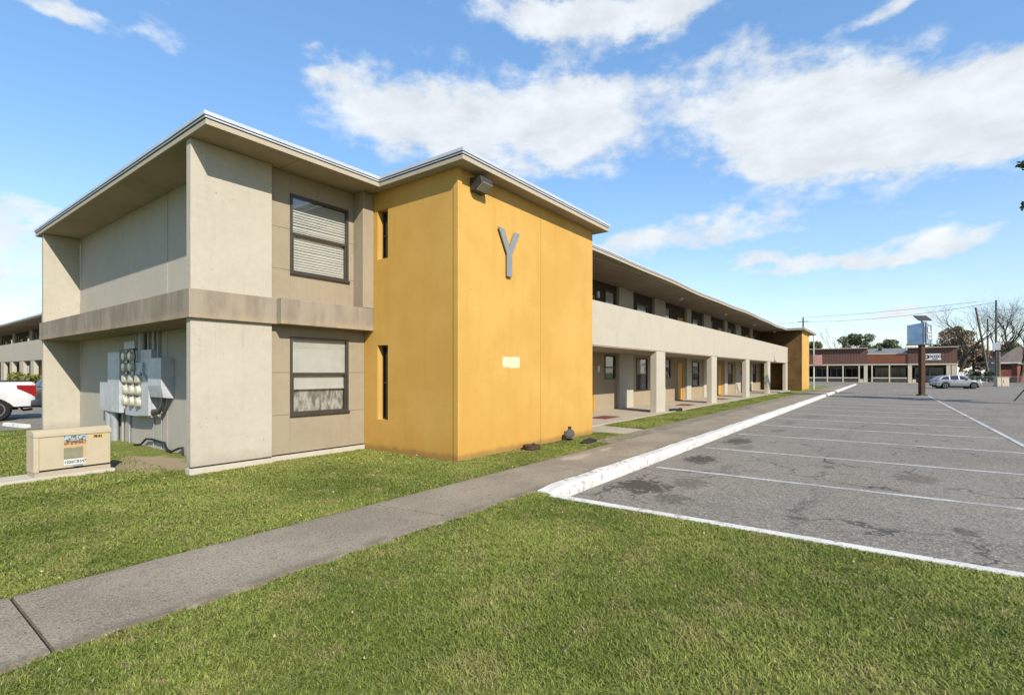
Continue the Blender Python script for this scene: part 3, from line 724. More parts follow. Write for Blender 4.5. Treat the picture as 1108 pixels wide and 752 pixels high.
# electric meters on the recessed end wall
mt = thing('meter_bank', 'bank of round electric meters with grey cabinets and conduits on the end wall', 'electric meters', (3.9, 13.2, 0), world=True)
def mbx(n, u0, u1, v0, v1, z0, z1, m='galv', bev=.01): return MB().box(u0, u1, v0, v1, z0, z1).build(n, m, mt, bevel=bev)
mbx('junction_box', 3.84, 4.149, 14.21, 14.92, .72, 1.40)
mbx('tall_cabinet', 3.76, 4.149, 13.42, 14.20, .72, 2.05)
mbx('upper_box', 3.85, 4.149, 12.66, 13.30, 2.10, 2.26); mbx('upper_box', 3.82, 4.149, 12.16, 12.62, 1.56, 1.80)
mbx('meter_panel', 3.90, 4.149, 11.80, 13.30, .70, 2.06)
sp = MB(); sp.prism([(11.78, .74), (12.55, .70), (13.1, .70), (13.1, .90), (12.22, .90), (12.22, 1.52), (12.1, 1.56), (11.78, 1.38)], 3.80, 3.905, lambda a, b, c: (c, a, b)); sp.build('cover_plate', 'galv', mt, bevel=.006)
rb = MB(); rb.box(3.72, 4.149, 11.02, 11.70, 1.34, 1.88); rb.prism([(3.72, 1.34), (4.149, 1.34), (4.149, 1.10), (3.80, 1.12)], 11.02, 11.70, lambda a, b, c: (a, c, b)); rb.build('disconnect_box', 'galv', mt, bevel=.008)
rows = [(1.94, 2), (1.71, 2), (1.47, 3), (1.23, 3), (.99, 3)]
pr = None
for z_, n_ in rows:
    for k in range(n_):
        v_ = 13.05 - .385*k
        if pr is None:
            pr = MB().box(3.83, 3.905, v_-.15, v_+.15, z_-.11, z_+.11).build('meter', 'galv', mt, bevel=.012)
            d = MB(); d.lathe((3.84, v_, z_), (-1, 0, 0), [(0, .125), (.05, .125), (.055, .105), (.14, .100), (.17, .08), (.18, .03)], 18); d.build('dial', 'meterglass', pr, off=(3.9, 13.2, 0), smooth=40)
            r_ = MB(); r_.lathe((3.838, v_, z_), (-1, 0, 0), [(0, .138), (.04, .138)], 18); r_.build('ring', 'darkmetal', pr, off=(3.9, 13.2, 0))
            p0 = (v_, z_)
        else: copy_tree(pr, mt, (0, v_-p0[0], z_-p0[1]))
def pipe(n, pts, r, m='pvc'): return MB().tube(pts, r, 12).build(n, m, mt, smooth=40)
pipe('conduit', [(4.02, 12.95, 2.2), (4.02, 12.95, 2.463)], .045); pipe('conduit', [(4.02, 12.8, 2.2), (4.02, 12.8, 2.463)], .055)
pipe('conduit', [(3.99, 12.45, 1.75), (3.99, 12.45, 2.463)], .12); pipe('conduit', [(4.03, 11.88, 1.85), (4.03, 11.88, 2.463)], .055)
pipe('conduit', [(4.06, 11.70, 1.85), (4.06, 11.70, 2.463)], .03); pipe('conduit', [(4.05, 12.2, 1.75), (4.05, 12.2, 2.463)], .035)
pipe('conduit', [(3.98, 14.55, .74), (3.98, 14.55, -.05)], .12); pipe('conduit', [(3.96, 14.12, .74), (3.96, 14.12, -.05)], .15); pipe('conduit', [(4.06, 13.75, .74), (4.06, 13.75, -.05)], .04)
pipe('conduit', [(4.08, 13.35, .72), (4.08, 13.35, -.05)], .03)
pipe('conduit', [(3.95, 11.2, 1.15), (3.94, 11.25, .98), (3.93, 11.45, .84), (3.92, 11.85, .80)], .06, 'darkmetal')
pipe('conduit', [(4.12, 12.0, .72), (4.12, 12.02, .1), (4.12, 12.0, -.05)], .018); pipe('conduit', [(4.12, 11.6, 1.1), (4.12, 11.62, -.05)], .014)
tag(based(MB().tube([(4.0, 13.4, .0), (4.06, 13.2, .02), (4.08, 12.95, .16), (4.1, 12.6, .17), (4.1, 12.2, .15), (4.08, 11.95, .16), (4.06, 11.75, .05), (4.05, 11.5, .02), (4.08, 11.25, .10), (4.1, 11.1, .13), (4.09, 11.05, -.01)], .022, 7), 'cable', 'black', (4.05, 12.2, 0), smooth=40),
    'black cable sagging along the wall foot beneath the electric meters', 'cable')
def squeeze(o):
    # set the whole bank closer to the wall it hangs on
    if o.data:
        base = Vector((3.9, 13.2, 0)) + (o.location if o.parent is mt else o.parent.location)
        if not o.data.get('done'):
            o.data['done'] = 1
            for v_ in o.data.vertices:
                p = v_.co + Vector((3.9, 13.2, 0)); v_.co = Vector((4.149-(4.149-p.x)*.55, p.y*1.055, 1.6+(p.z-1.6)*1.055 if p.z > 0 else p.z)) - Vector((3.9, 13.2, 0))
        if o.parent is mt and o.location.length > 0: o.location = (o.location.x*.55, o.location.y*1.055, o.location.z*1.055)
    for ch in o.children: squeeze(ch)
for o in list(mt.children): squeeze(o)
# pad-mounted transformer
tb = thing('utility_box', 'beige metal utility box with a peeling sticker on a concrete pad in the lawn', 'utility box', (1.80, 10.2, 0), rad(4))
MB().box(-.42, 1.08, -.04, .5, -.15, .03).build('pad', 'found', tb, bevel=.012)
MB().box(.0, 1.02, 0, .32, .03, .10).build('plinth', 'floor', tb)
MB().box(.0, 1.02, 0, .32, .125, .665).build('cabinet', 'boxpaint', tb, bevel=.008)
MB().box(.03, .99, .02, .30, .10, .125).build('shadow_gap', 'dark', tb)
ld = MB(); ld.prism([(-.014, .625), (-.014, .685), (.1, .725), (.335, .715), (.335, .625)], -.012, 1.032, lambda a, b, c: (c, a, b)); ld.build('lid', 'boxpaint', tb, bevel=.006)
MB().box(-.012, .055, -.010, .325, .10, .62).build('door_edge', 'boxpaint', tb, bevel=.006)
MB().box(.37, .67, -.004, .001, .26, .62).build('warning_sticker', 'sticker', tb)
yl = MB().box(.74, .93, -.004, .001, .555, .60).build('number_label', 'yellowlabel', tb)
text_mesh('78101', .05, 'ink', 'number', yl, Matrix.Translation((.835, -.006, .577)) @ Matrix.Rotation(PI/2, 4, 'X'), .001, .003)
wl = MB().box(.37, .67, -.008, -.004, .165, .252).build('number_label', 'signwhite', tb)
text_mesh('1026CR547', .062, 'ink', 'number', wl, Matrix.Translation((.52, -.010, .208)) @ Matrix.Rotation(PI/2, 4, 'X'), .001, .001)
MB().box(.49, .61, -.03, .0, .135, .16).build('latch', 'grey_metal', tb, bevel=.004)

tb.scale = (.92, 1, 1)
# loose bits along the tower
ring = thing('broken_fixture', 'rusty round lamp base lying on bare soil by the yellow wall', 'debris', (8.72, 5.98, -.02), rad(20))
r_ = MB(); r_.lathe((0, 0, 0), (0, 0, 1), [(0, .17), (.06, .19), (.11, .18), (.115, .12), (.06, .11), (.03, .1)], 20); r_.build('ring', 'rust', ring, smooth=30)
r_ = MB(); r_.box(-.19, -.02, -.03, .03, .09, .12); r_.box(.1, .2, -.02, .02, .06, .13); r_.box(-.06, .1, -.13, -.09, .1, .125); r_.build('bracket', 'darkmetal', ring)
sl = thing('fallen_spotlight', 'grey ground spotlight leaning against the yellow wall', 'light', (10.42, 6.02, -.02), rad(-30))
r_ = MB(); r_.lathe((0, .05, .16), (-.5, -.8, .25), [(-.14, .06), (-.06, .09), (.05, .105), (.09, .11)], 16); r_.build('lamp_head', 'darkmetal', sl, smooth=40)
r_ = MB(); r_.lathe((0, .05, .16), (-.5, -.8, .25), [(.091, .09), (.1, .08)], 16); r_.build('lens', 'darkmetal', sl)
MB().box(-.05, .05, .0, .1, .0, .06).build('foot', 'black', sl); MB().box(-.035, .04, .06, .09, .24, .34).build('bracket', 'black', sl)
fp = MB(); fp.prism([(-.26, -.1), (.24, -.14), (.3, .05), (.05, .12), (-.24, .08)], 0, .045)
o = fp.build('broken_cover', 'black', None, bevel=.012); o.location = (10.35, 5.55, .0); o.rotation_euler = (.05, -.08, .1)
tag(o, 'flat black plastic cover dropped at the edge of the sidewalk', 'debris')
dp = thing('drain_pipe', 'short black drain pipe lying at the foot of the first arcade column', 'pipe', (20.7, 7.05, 0))
MB().tube([(-.3, .1, .06), (0, .03, .06), (.5, -.05, .05)], .065, 10).build('hose', 'black', dp, smooth=40)
MB().lathe((.5, -.05, .05), (1, -.15, 0), [(-.03, .08), (.03, .08)], 10).build('cuff', 'black', dp)
for k, (u, v, rz, lab) in enumerate(((16.1, 7.95, .0, 'red door mat nearest the yellow tower on the walkway'), (24.6, 7.9, .08, 'red door mat on the walkway in front of the second arcade bay'), (31.5, 8.0, -.05, 'small red door mat farther down the arcade walkway'))):
    m_ = MB(); m_.box(-.55, .55, -.32, .32, 0, .018); o = m_.build('door_mat', 'mat', None, bevel=.005); o.location = (u, v, .03); o.rotation_euler = (0, 0, rz)
    tag(o, lab, 'mat', 'red mats on the walkway')
ws = MB(); ws.prism([(-.09, 0), (.09, 0), (.07, .11), (-.07, .11)], -.75, .75, lambda a, b, c: (a, c, b))
o = ws.build('wheel_stop', 'kerb', None, bevel=.012); o.location = (3.45, 21.9, -.1); o.rotation_euler = (0, 0, rad(10)); tag(o, 'white painted concrete wheel stop beside the pickup truck', 'wheel stop')

# ------------------------------------------------------------------ second apartment block on the left
bl2 = thing('apartment_building', 'beige arcade block of the same kind behind the white pickup truck', 'building', (8.35, 78, 0), rad(-90))
seg2 = []
for k in range(6):
    d = 1.2 + 7.0*k; seg2 += [('tall', d, d+1.35), ('pale', d+1.9, d+2.9), ('small', d+3.1, d+4.1), ('door', d+4.6, d+5.55)]
arcade(bl2, 0, 43, 0, 2.2, [2, 9, 16, 23, 30, 37, 42.5], seg2, (0, 0, 0))
pr2 = MB()                                  # pale piers that divide the ground floor openings
for k in range(6):
    pr2 = MB().box(5.0+7*k, 6.3+7*k, .006, .22, -.1, 2.42).build('column', 'pale2', bl2)
r2 = MB().box(-.6, 43.6, -.12, 12.4, TOP+.005, TOP+.09).build('roof', 'soffit', bl2)
MB().box(-.64, 43.64, -.16, 12.44, TOP+.092, TOP+.2).build('metal_edge', 'edge', r2, off=(0, 0, 0))
MB().box(43.0, 43.2, 2.3, 12.2, -.1, TOP).build('end_wall', 'pale2', bl2); MB().box(0, 43, 12.0, 12.2, -.1, TOP).build('rear_wall', 'pale2', bl2)

# ------------------------------------------------------------------ vehicles (local x forward, y left)
def wheel_mb(x, y, r, w, s): 
    t = MB(); t.lathe((x, y, r), (0, s, 0), [(-w/2, r*.62), (-w/2, r*.93), (-w*.3, r), (w*.3, r), (w/2, r*.93), (w/2+.001, r*.64)], 22)
    m_ = MB(); m_.lathe((x, y, r), (0, s, 0), [(w/2-.03, r*.64), (w/2+.004, r*.63), (w/2+.006, r*.56), (w/2-.025, r*.5), (w/2-.02, r*.18), (w/2+.01, r*.14)], 22)
    for k in range(5):
        a = 2*PI*k/5; c_, s_ = math.cos(a), math.sin(a)
        q = [(x+c_*r*.1-s_*.03, y+s*(w/2-.004), r+s_*r*.1+c_*.03), (x+c_*r*.6-s_*.035, y+s*(w/2-.004), r+s_*r*.6+c_*.035), (x+c_*r*.6+s_*.035, y+s*(w/2-.004), r+s_*r*.6-c_*.035), (x+c_*r*.1+s_*.03, y+s*(w/2-.004), r+s_*r*.1-c_*.03)]
        m_.add(q + [(a_, b_-s*.02, c2) for a_, b_, c2 in q], [(0, 1, 2, 3), (7, 6, 5, 4), (0, 4, 5, 1), (1, 5, 6, 2), (2, 6, 7, 3), (3, 7, 4, 0)])
    return t, m_
def loft_body(st, arches=()):
    """stations: x, half width, sill z, belt z, top z at the centre; wheel arches are cut into the side"""
    xs = [s_[0] for s_ in st]; X = list(np.linspace(xs[0], xs[-1], 64))
    I = lambda k, x: float(np.interp(x, xs, [s_[k] for s_ in st]))
    mb = MB(); vs = []; fs = []; R = None
    for x in X:
        hw, zs, zb, zt = (I(k, x) for k in (1, 2, 3, 4))
        for ax, ar in arches:
            if abs(x-ax) < ar: zs = max(zs, ar*.93*math.sqrt(max(0, 1-((x-ax)/ar)**2)) + .30)
        zs = min(zs, zb-.06)
        half = [(hw*.93, zs), (hw*.985, zs+(zb-zs)*.3), (hw, zs+(zb-zs)*.62), (hw*.975, zb), (hw*.9, zb+(zt-zb)*.55), (hw*.62, zb+(zt-zb)*.9), (0, zt)]
        ring = [(-a, z) for a, z in half] + [(a, z) for a, z in reversed(half[:-1])]
        R = len(ring); vs += [(x, a, z) for a, z in ring]
    for i in range(len(X)-1):
        for j in range(R-1): fs.append((i*R+j, i*R+j+1, (i+1)*R+j+1, (i+1)*R+j))
    fs += [tuple(range(R)), tuple((len(X)-1)*R+j for j in range(R-1, -1, -1))]
    return mb.add(vs, fs)
def cabin(b0, t0, t1, b1, zb, zt, hb, ht):
    """greenhouse: bottom rear, top rear, top front, bottom front"""
    mb = MB(); q = []
    for x, z, h_ in ((b0, zb, hb), (t0, zt, ht), (t1, zt, ht), (b1, zb, hb)): q += [(x, -h_, z), (x, h_, z)]
    return mb.add(q, [(0, 2, 4, 6), (1, 7, 5, 3), (0, 1, 3, 2), (2, 3, 5, 4), (4, 5, 7, 6), (0, 6, 7, 1)])
def wheels(root, xs, hw, r, w):
    for x in xs:
        for s in (-1, 1):
            t, m_ = wheel_mb(x, s*(hw-w/2-.01), r, w, s); t = t.build('wheel', 'tyre', root, smooth=35); m_.build('rim', 'rim', t, off=(0, 0, 0), smooth=35)
            MB().lathe((x, s*(hw-w-.06), r+.02), (0, s, 0), [(-.1, r*1.14), (w*.6, r*1.14)], 18).build('wheel_well', 'black', root)
def pickup(root, paint):
    arch = ((1.75, .50), (-1.95, .50))
    st = [(-2.98, .94, .52, 1.30, 1.31), (-2.9, .985, .50, 1.36, 1.37), (-.9, 1.0, .46, 1.37, 1.38), (.9, 1.0, .46, 1.30, 1.32), (1.2, 1.0, .46, 1.18, 1.26), (2.6, .98, .48, 1.10, 1.2), (2.85, .93, .5, 1.0, 1.1)]
    loft_body(st, arch).build('body', paint, root, smooth=40)
    cabin(-1.05, -.72, .35, 1.15, 1.36, 1.93, .93, .76).build('cab', paint, root, bevel=.05, smooth=40)
    g_ = cabin(-.90, -.64, .28, 1.0, 1.40, 1.86, .945, .80); g_.build('side_glass', 'carglass', root)
    cabin(-1.07, -.735, -.5, -.6, 1.42, 1.84, .80, .68).build('rear_glass', 'carglass', root); cabin(.4, .2, .40, 1.18, 1.38, 1.86, .82, .68).build('windscreen', 'carglass', root)
    MB().box(-2.85, -1.1, -.84, .84, 1.385, 1.415).build('bed_cover', 'carblack', root, bevel=.01)
    MB().box(-1.35, -.8, -.82, .82, 1.39, 1.56).build('tool_box', 'carglass', root, bevel=.03)
    MB().box(-3.13, -2.86, -.97, .97, .50, .72).build('rear_bumper', 'bumper', root, bevel=.035, smooth=40)
    MB().box(2.75, 2.98, -.96, .96, .48, .76).build('front_bumper', 'bumper', root, bevel=.03, smooth=40)
    for s in (-1, 1):
        tl = MB(); tl.prism([(-2.995, .83), (-2.995, 1.24), (-2.48, 1.25), (-2.5, 1.13), (-2.72, 1.0)], s*.86, s*1.004, lambda a, b, c: (a, c, b)); tl.build('tail_light', 'tail', root, bevel=.012)
        MB().box(2.7, 2.90, s*.6-.2, s*.6+.2, .82, 1.0).build('headlight', 'headl', root, bevel=.02)
        MB().box(-.02, .22, s*.76-.02*s, s*.76+.02*s+s*.012, 1.29, 1.30).build('trim', 'black', root)
    MB().tube([(-2.7, .4, .42), (-2.75, .4, .33), (-3.0, .4, .36)], .04, 8).build('exhaust', 'rust', root)
    hb = MB(); hb.box(-3.2, -2.7, -.05, .05, .40, .48); hb.box(-2.6, 2.5, -.5, .5, .36, .50); hb.build('frame', 'black', root)
    wheels(root, (1.75, -1.95), 1.0, .40, .27)
tk = thing('pickup_truck', 'white pickup truck with a red tail light parked behind the building end', 'pickup truck', (1.42, 25.75, -.1), rad(180))
pickup(tk, 'carwhite')
def crossover(root, paint, dark=False):
    arch = ((1.42, .44), (-1.42, .44))
    st = [(-2.38, .70, .42, .86, .95), (-2.30, .86, .34, .98, 1.04), (-1.9, .92, .28, 1.02, 1.06), (0, .93, .24, .97, 1.0), (1.0, .92, .25, .93, .98), (1.5, .91, .28, .88, .96), (2.1, .84, .30, .76, .82), (2.36, .66, .36, .62, .68)]
    loft_body(st, arch).build('body', paint, root, smooth=40)
    mb = MB(); xs = [(-2.2, 1.0, .80), (-1.75, 1.36, .66), (-1.1, 1.47, .64), (-.2, 1.49, .63), (.35, 1.42, .62), (1.25, .95, .78)]; vs = []; fs = []
    for x, z, h_ in xs: vs += [(x, -.85 if z > 1.05 else -h_, .96), (x, -h_, z-.05), (x, -h_*.86, z), (x, h_*.86, z), (x, h_, z-.05), (x, .85 if z > 1.05 else h_, .96)]
    for i in range(len(xs)-1):
        for j in range(5): fs.append((i*6+j, i*6+j+1, (i+1)*6+j+1, (i+1)*6+j))
    mb.add(vs, fs + [(0, 1, 2, 3, 4, 5), tuple(30+j for j in range(5, -1, -1))]); mb.build('cabin', paint, root, smooth=35)
    for s in (-1, 1):
        P_ = [(-1.85, 1.02), (-1.55, 1.30), (-1.05, 1.40), (-.2, 1.42), (.28, 1.36), (.95, 1.02)]
        gl = MB(); gl.add([(x, s*(.865 - (z-.96)*.40 + .012), z) for x, z in P_] + [(x, s*(.865 - (z-.96)*.40 - .02), z) for x, z in P_],
                          [tuple(range(6)), tuple(range(11, 5, -1))] + [(i, (i+1) % 6, 6+(i+1) % 6, 6+i) for i in range(6)]); o = gl.build('side_window', 'carglass', root)
        for x in (-.95, .0):
            pl = MB().add([(x-.03, s*(.865 - .02+.016), 1.02), (x+.03, s*(.861), 1.02), (x+.03, s*(.865-.176+.018), 1.41), (x-.03, s*(.707), 1.41)], [(0, 1, 2, 3)]); pl.build('pillar', paint, o, off=(0, 0, 0))
        MB().box(.75, .93, s*.90, s*1.05, 1.0, 1.13).build('mirror', paint, root, bevel=.03)
        MB().box(2.02, 2.30, s*.66-.12, s*.66+.12, .66, .78).build('headlight', 'headl', root, bevel=.03)
        MB().box(-2.36, -2.15, s*.70-.17, s*.70+.17, .84, .97).build('tail_light', 'tail', root, bevel=.02)
        MB().box(-1.0, 1.0, s*.88-.03, s*.88+.03, .24, .33).build('sill_trim', 'black', root, bevel=.01)
        for x in (-.5, .45): MB().box(x-.09, x+.09, s*.925-.012, s*.925+.012, .84, .865).build('door_handle', 'black', root)
    cabin(.55, .42, .44, 1.32, .98, 1.41, .72, .58).build('windscreen', 'carglass', root)
    MB().box(2.2, 2.40, -.45, .45, .40, .58).build('grille', 'black', root, bevel=.02)
    MB().box(-2.42, -2.25, -.26, .26, .62, .74).build('number_plate', 'signwhite', root)
    MB().box(-2.1, 2.1, -.66, .66, .13, .36).build('chassis', 'black', root)
    wheels(root, (1.42, -1.42), .92, .345, .23)
ca = thing('parked_car', 'silver car parked across the lot in front of the shops', 'car', (70.8, -5.6, -.1), math.atan2(-.94, .34))
crossover(ca, 'carsilver'); ca.scale = (.86, .93, .95)
cb = thing('parked_car', 'black car parked between the pickup truck and the far beige block', 'car', (6.85, 33.2, -.1), rad(95))
crossover(cb, 'carblack')
MB().box(-2.55, -2.36, -.8, .8, .36, .52).build('rear_bumper', 'signwhite', cb, bevel=.03)

# ------------------------------------------------------------------ foliage
def leaf_cloud(name, mat, lumps, n, size, seed, parent=None, off=(0, 0, 0)):
    """many small leaf faces spread through uneven lumps (x, y, z, rx, ry, rz)"""
    rg = np.random.default_rng(seed); w_ = np.array([l[3]*l[4]*l[5] for l in lumps]) ** .7; w_ /= w_.sum()
    id_ = rg.choice(len(lumps), n, p=w_); L_ = np.array(lumps)[id_]
    d = rg.normal(size=(n, 3)); d /= np.linalg.norm(d, axis=1)[:, None]; r = rg.uniform(.35, 1.05, n)[:, None]**.6
    c = L_[:, :3] + d*r*L_[:, 3:]
    a = rg.normal(size=(n, 3)); a /= np.linalg.norm(a, axis=1)[:, None]; b = np.cross(a, rg.normal(size=(n, 3))); b /= np.linalg.norm(b, axis=1)[:, None]
    s = (size*rg.uniform(.5, 1.4, n))[:, None]
    V_ = np.stack([c-a*s-b*s*.45, c+a*s*.2-b*s*.6, c+a*s+b*s*.3, c-a*s*.1+b*s*.6], 1).reshape(-1, 3) - np.array(off)
    me = bpy.data.meshes.new(name); me.from_pydata(V_.tolist(), [], np.arange(n*4).reshape(-1, 4).tolist()); me.materials.append(M[mat])
    o = bpy.data.objects.new(name, me); COL.objects.link(o); o.parent = parent; return o
def branching(mb, p, d, ln, r, depth, rnd, droop=0, spread=.6, n=5):
    pts = [p]; rs = [r]; q = p; dd = d.copy(); k = 4
    for i in range(k):
        dd = (dd + Vector((rnd.gauss(0, .13), rnd.gauss(0, .13), rnd.gauss(.02-droop, .08)))).normalized(); q = q + dd*ln/k; pts.append(q); rs.append(r*(1-.45*(i+1)/k))
    mb.tube(pts, rs, max(3, n), cap=False)
    if depth == 0: return
    for i in range(rnd.choice((3, 3, 4))):
        t = rnd.choice((2, 3, 4, 4)); a = rnd.uniform(0, 2*PI); ax = Vector((math.cos(a), math.sin(a), rnd.uniform(-.1, .5)))
        nd = (dd + ax*spread*rnd.uniform(.6, 1.4)).normalized()
        branching(mb, pts[t], nd, ln*rnd.uniform(.6, .85), rs[t]*.72, depth-1, rnd, droop, spread, n-1)
def bare_tree(loc, h_, lean, seed, label, depth=5, r=.22, group='bare winter trees'):
    t = thing('bare_tree', label, 'tree', loc, 0, group); rnd = random.Random(seed)
    top = Vector((lean[0], lean[1], h_*.42)); mb = MB()
    pts = [Vector((0, 0, -.2)), top*.35 + Vector((rnd.gauss(0, .1), rnd.gauss(0, .1), 0)), top*.7, top]; mb.tube(pts, [r*1.25, r, r*.85, r*.7], 8); mb.build('trunk', 'bark', t, smooth=60)
    br = MB(); dirn = (top - pts[2]).normalized()
    for k in range(4):
        a = 2*PI*k/4 + rnd.uniform(-.5, .5); b_ = (dirn + Vector((math.cos(a), math.sin(a), .15))*rnd.uniform(.45, .9)).normalized()
        branching(br, pts[2 + (k % 2)], b_, h_*.25, r*.62, depth-1, rnd)
    br.build('branches', 'bark', t); return t
def leafy_tree(loc, h_, w_, mat, seed, label, n=5600, size=.22, group='leafy trees beyond the shops'):
    t = thing('leafy_tree', label, 'tree', loc, 0, group); rnd = random.Random(seed)
    MB().tube([(0, 0, -.2), (.1, .05, h_*.25), (.0, .2, h_*.5)], [.3, .24, .14], 8).build('trunk', 'bark', t, smooth=60)
    br = MB()
    for k in range(7):
        a = 2*PI*k/7; branching(br, Vector((0, .1, h_*.3+.04*h_*(k % 3))), Vector((math.cos(a), math.sin(a), .9)).normalized(), h_*.3, .1, 2, rnd)
    br.build('branches', 'bark', t)
    lum = []
    for k in range(26):
        a = rnd.uniform(0, 2*PI); zf = rnd.uniform(.34, .90); q = w_*.86*math.sqrt(max(0, 1-((zf-.52)/.42)**2))*rnd.uniform(.1, 1)**.5
        s_ = rnd.uniform(.16, .32)*w_; lum.append((q*math.cos(a), q*math.sin(a), h_*zf, s_, s_, s_*.8))
    leaf_cloud('crown', mat, lum, n, size, seed, t); return t
leafy_tree((144.8, 6.0, -.1), 11.6, 5.0, 'leafg', 11, 'rounded green tree rising behind the left shop fascia')
leafy_tree((155, .8, -.1), 10.4, 3.8, 'leafg', 12, 'smaller green tree behind the grey roof between the shop fascias')
leafy_tree((146, 15.5, -.1), 9.9, 4.2, 'leafg', 13, 'green tree just right of the far yellow tower')
leafy_tree((147.5, -11.5, -.1), 12.3, 5.2, 'leafb', 14, 'large russet brown tree behind the pole sign', n=8000)
leafy_tree((138, -13.8, -.1), 8.4, 3.6, 'leafb', 15, 'low dry brown tree right of the shops', n=5200)
leafy_tree((150, -20.0, -.1), 8.6, 3.8, 'leafg', 16, 'dull green tree behind the grey house')
bare_tree((113, -9.3, -.1), 13.2, (1.0, -1.4), 21, 'leaning bare tree at the right end of the shops', depth=6, r=.26)
bare_tree((128.6, -13.9, -.1), 13.5, (1.5, -2.4), 22, 'bare tree with a dark leaning trunk behind the crooked pole', depth=6, r=.24)
bare_tree((127, -17.9, -.1), 15.5, (.4, .5), 23, 'tall wide bare tree above the grey house', depth=6, r=.24)
bare_tree((118, -17.2, -.1), 12.5, (.3, -1.0), 24, 'thin bare tree right of the upright pole', r=.2)
bare_tree((150, 10.2, -.1), 14.0, (0, .3), 25, 'thin bare tree poking above the left shop roof', depth=4, r=.14)
bare_tree((148, 3.3, -.1), 11.6, (.3, 0), 26, 'spindly bare tree over the grey shop roof', depth=4, r=.12)
bare_tree((152, -4.2, -.1), 11.0, (.2, .5), 27, 'spindly bare tree left of the pole sign', depth=4, r=.12)
bare_tree((11.5, 53.6, -.1), 9.0, (.1, -.3), 28, 'bare twiggy tree above the far block roof', depth=4, r=.1)
bare_tree((143, 19.5, -.1), 11.5, (.2, .3), 29, 'bare tree behind the far yellow tower', depth=4, r=.15)
# evergreen whose boughs hang in from beyond the right edge
pt = thing('pine_tree', 'dark evergreen whose bough tips hang in at the right edge', 'tree', (37.4, -8.4, -.1)); rnd = random.Random(5)
MB().tube([(0, 0, -.2), (.05, 0, 5), (0, .05, 10), (0, 0, 15.5)], [.28, .22, .15, .04], 9).build('trunk', 'bark', pt, smooth=60)
br = MB(); lum = []
tips = [((-2.42, 3.22, 11.87), 9.6), ((-2.34, 3.10, 9.98), 8.2)]
for (tx, ty, tz), z0 in tips:
    br.tube([(0, 0, z0), (tx*.5, ty*.5, z0+1.3), (tx, ty, tz)], [.06, .04, .015], 5)
    for k in range(9): q = k/8; lum.append((tx*(.35+.65*q), ty*(.35+.65*q), tz - .25*(1-q) + rnd.uniform(-.1, .1), .34-.14*q, .34-.14*q, .26-.1*q))
for k in range(34):
    z0 = rnd.uniform(4.5, 14.5); a = rnd.uniform(-.35*PI-1.3, .35*PI-.9); ln = (15.6-z0)*.16+.7
    e = Vector((math.cos(a)*ln, math.sin(a)*ln, z0+rnd.uniform(-.2, .4))); br.tube([(0, 0, z0-.4), e*.5 + Vector((0, 0, z0*.5)), e], [.05, .03, .012], 5)
    for q in (.45, .7, .95): lum.append((e.x*q, e.y*q, z0+rnd.uniform(-.1, .2), .5, .5, .26))
br.build('branches', 'bark', pt); leaf_cloud('needles', 'leafd', lum, 9000, .11, 7, pt)
# shrubs in front of the far block
rnd = random.Random(9)
for k, (loc, h_, lab) in enumerate((((113.5, -11.0, -.1), 2.6, 'dark shrub beside the white picket fence near the crooked pole'), ((112.5, -12.6, -.1), 2.0, 'low dark shrub left of the cream utility cabinet'), ((124, -17.8, -.1), 1.6, 'small shrub under the grey house window'))):
    t = thing('shrub', lab, 'shrub', loc, 0, 'shrubs beyond the lot')
    MB().tube([(0, 0, -.05), (0, .03, h_*.4), (.05, 0, h_*.7)], [.06, .05, .02], 6).build('stem', 'bark', t)
    leaf_cloud('foliage', 'leafd', [(rnd.uniform(-.7, .7), rnd.uniform(-.9, .9), h_*rnd.uniform(.25, .8), .55, .6, h_*.22) for _ in range(7)], 900, .14, 60+k, t)
for k, (v, lab) in enumerate(((43.2, 'yellow green shrub by the far block, nearest the near building corner'), (44.9, 'round yellow green shrub in the middle of the far block bed'), (46.7, 'low shrub of the far block bed nearest the pickup cab'))):
    t = thing('shrub', lab, 'shrub', (7.6, v, -.1), 0, 'shrubs along the far block')
    MB().tube([(0, 0, -.05), (0, .03, .5), (.05, 0, .9)], [.05, .04, .02], 6).build('stem', 'bark', t)
    leaf_cloud('foliage', 'shrub', [(rnd.uniform(-.4, .4), rnd.uniform(-.6, .6), rnd.uniform(.5, 1.35), .4, .45, .38) for _ in range(7)], 1500, .09, 40+k, t)

# ------------------------------------------------------------------ shops across the lot
U = 102
ml = thing('strip_mall', 'low brown strip of shops with cream columns across the parking lot', 'building', (U, 3, -.1), world=True)
def mp(n, m, *bx, par=None, bev=0):
    q = MB()
    for b_ in bx: q.box(*b_)
    return q.build(n, m, par or ml, off=(U, 3, -.1), bevel=bev)
for v0, v1, z1 in ((2.9, 26, 5.55), (-8.3, -2.35, 5.42)):
    mp('fascia', 'mallbrown', (U, U+.25, v0, v1, 3.0, z1)); mp('roof_edge', 'fascia', (U-.5, U+.6, v0-.1, v1+.1, z1+.01, z1+.16)); mp('trim', 'cream', (U-.03, U+.25, v0, v1, 2.78, 2.99))
mp('fascia', 'mallred', (U+.12, U+.3, -2.345, 2.895, 3.15, 4.55)); mp('trim', 'cream', (U+.08, U+.3, -2.345, 2.895, 4.56, 4.68)); mp('trim', 'cream', (U+.05, U+.3, -2.345, 2.895, 2.80, 3.0)); mp('fascia', 'darkmetal', (U+.13, U+.3, -2.345, 2.895, 3.005, 3.145))
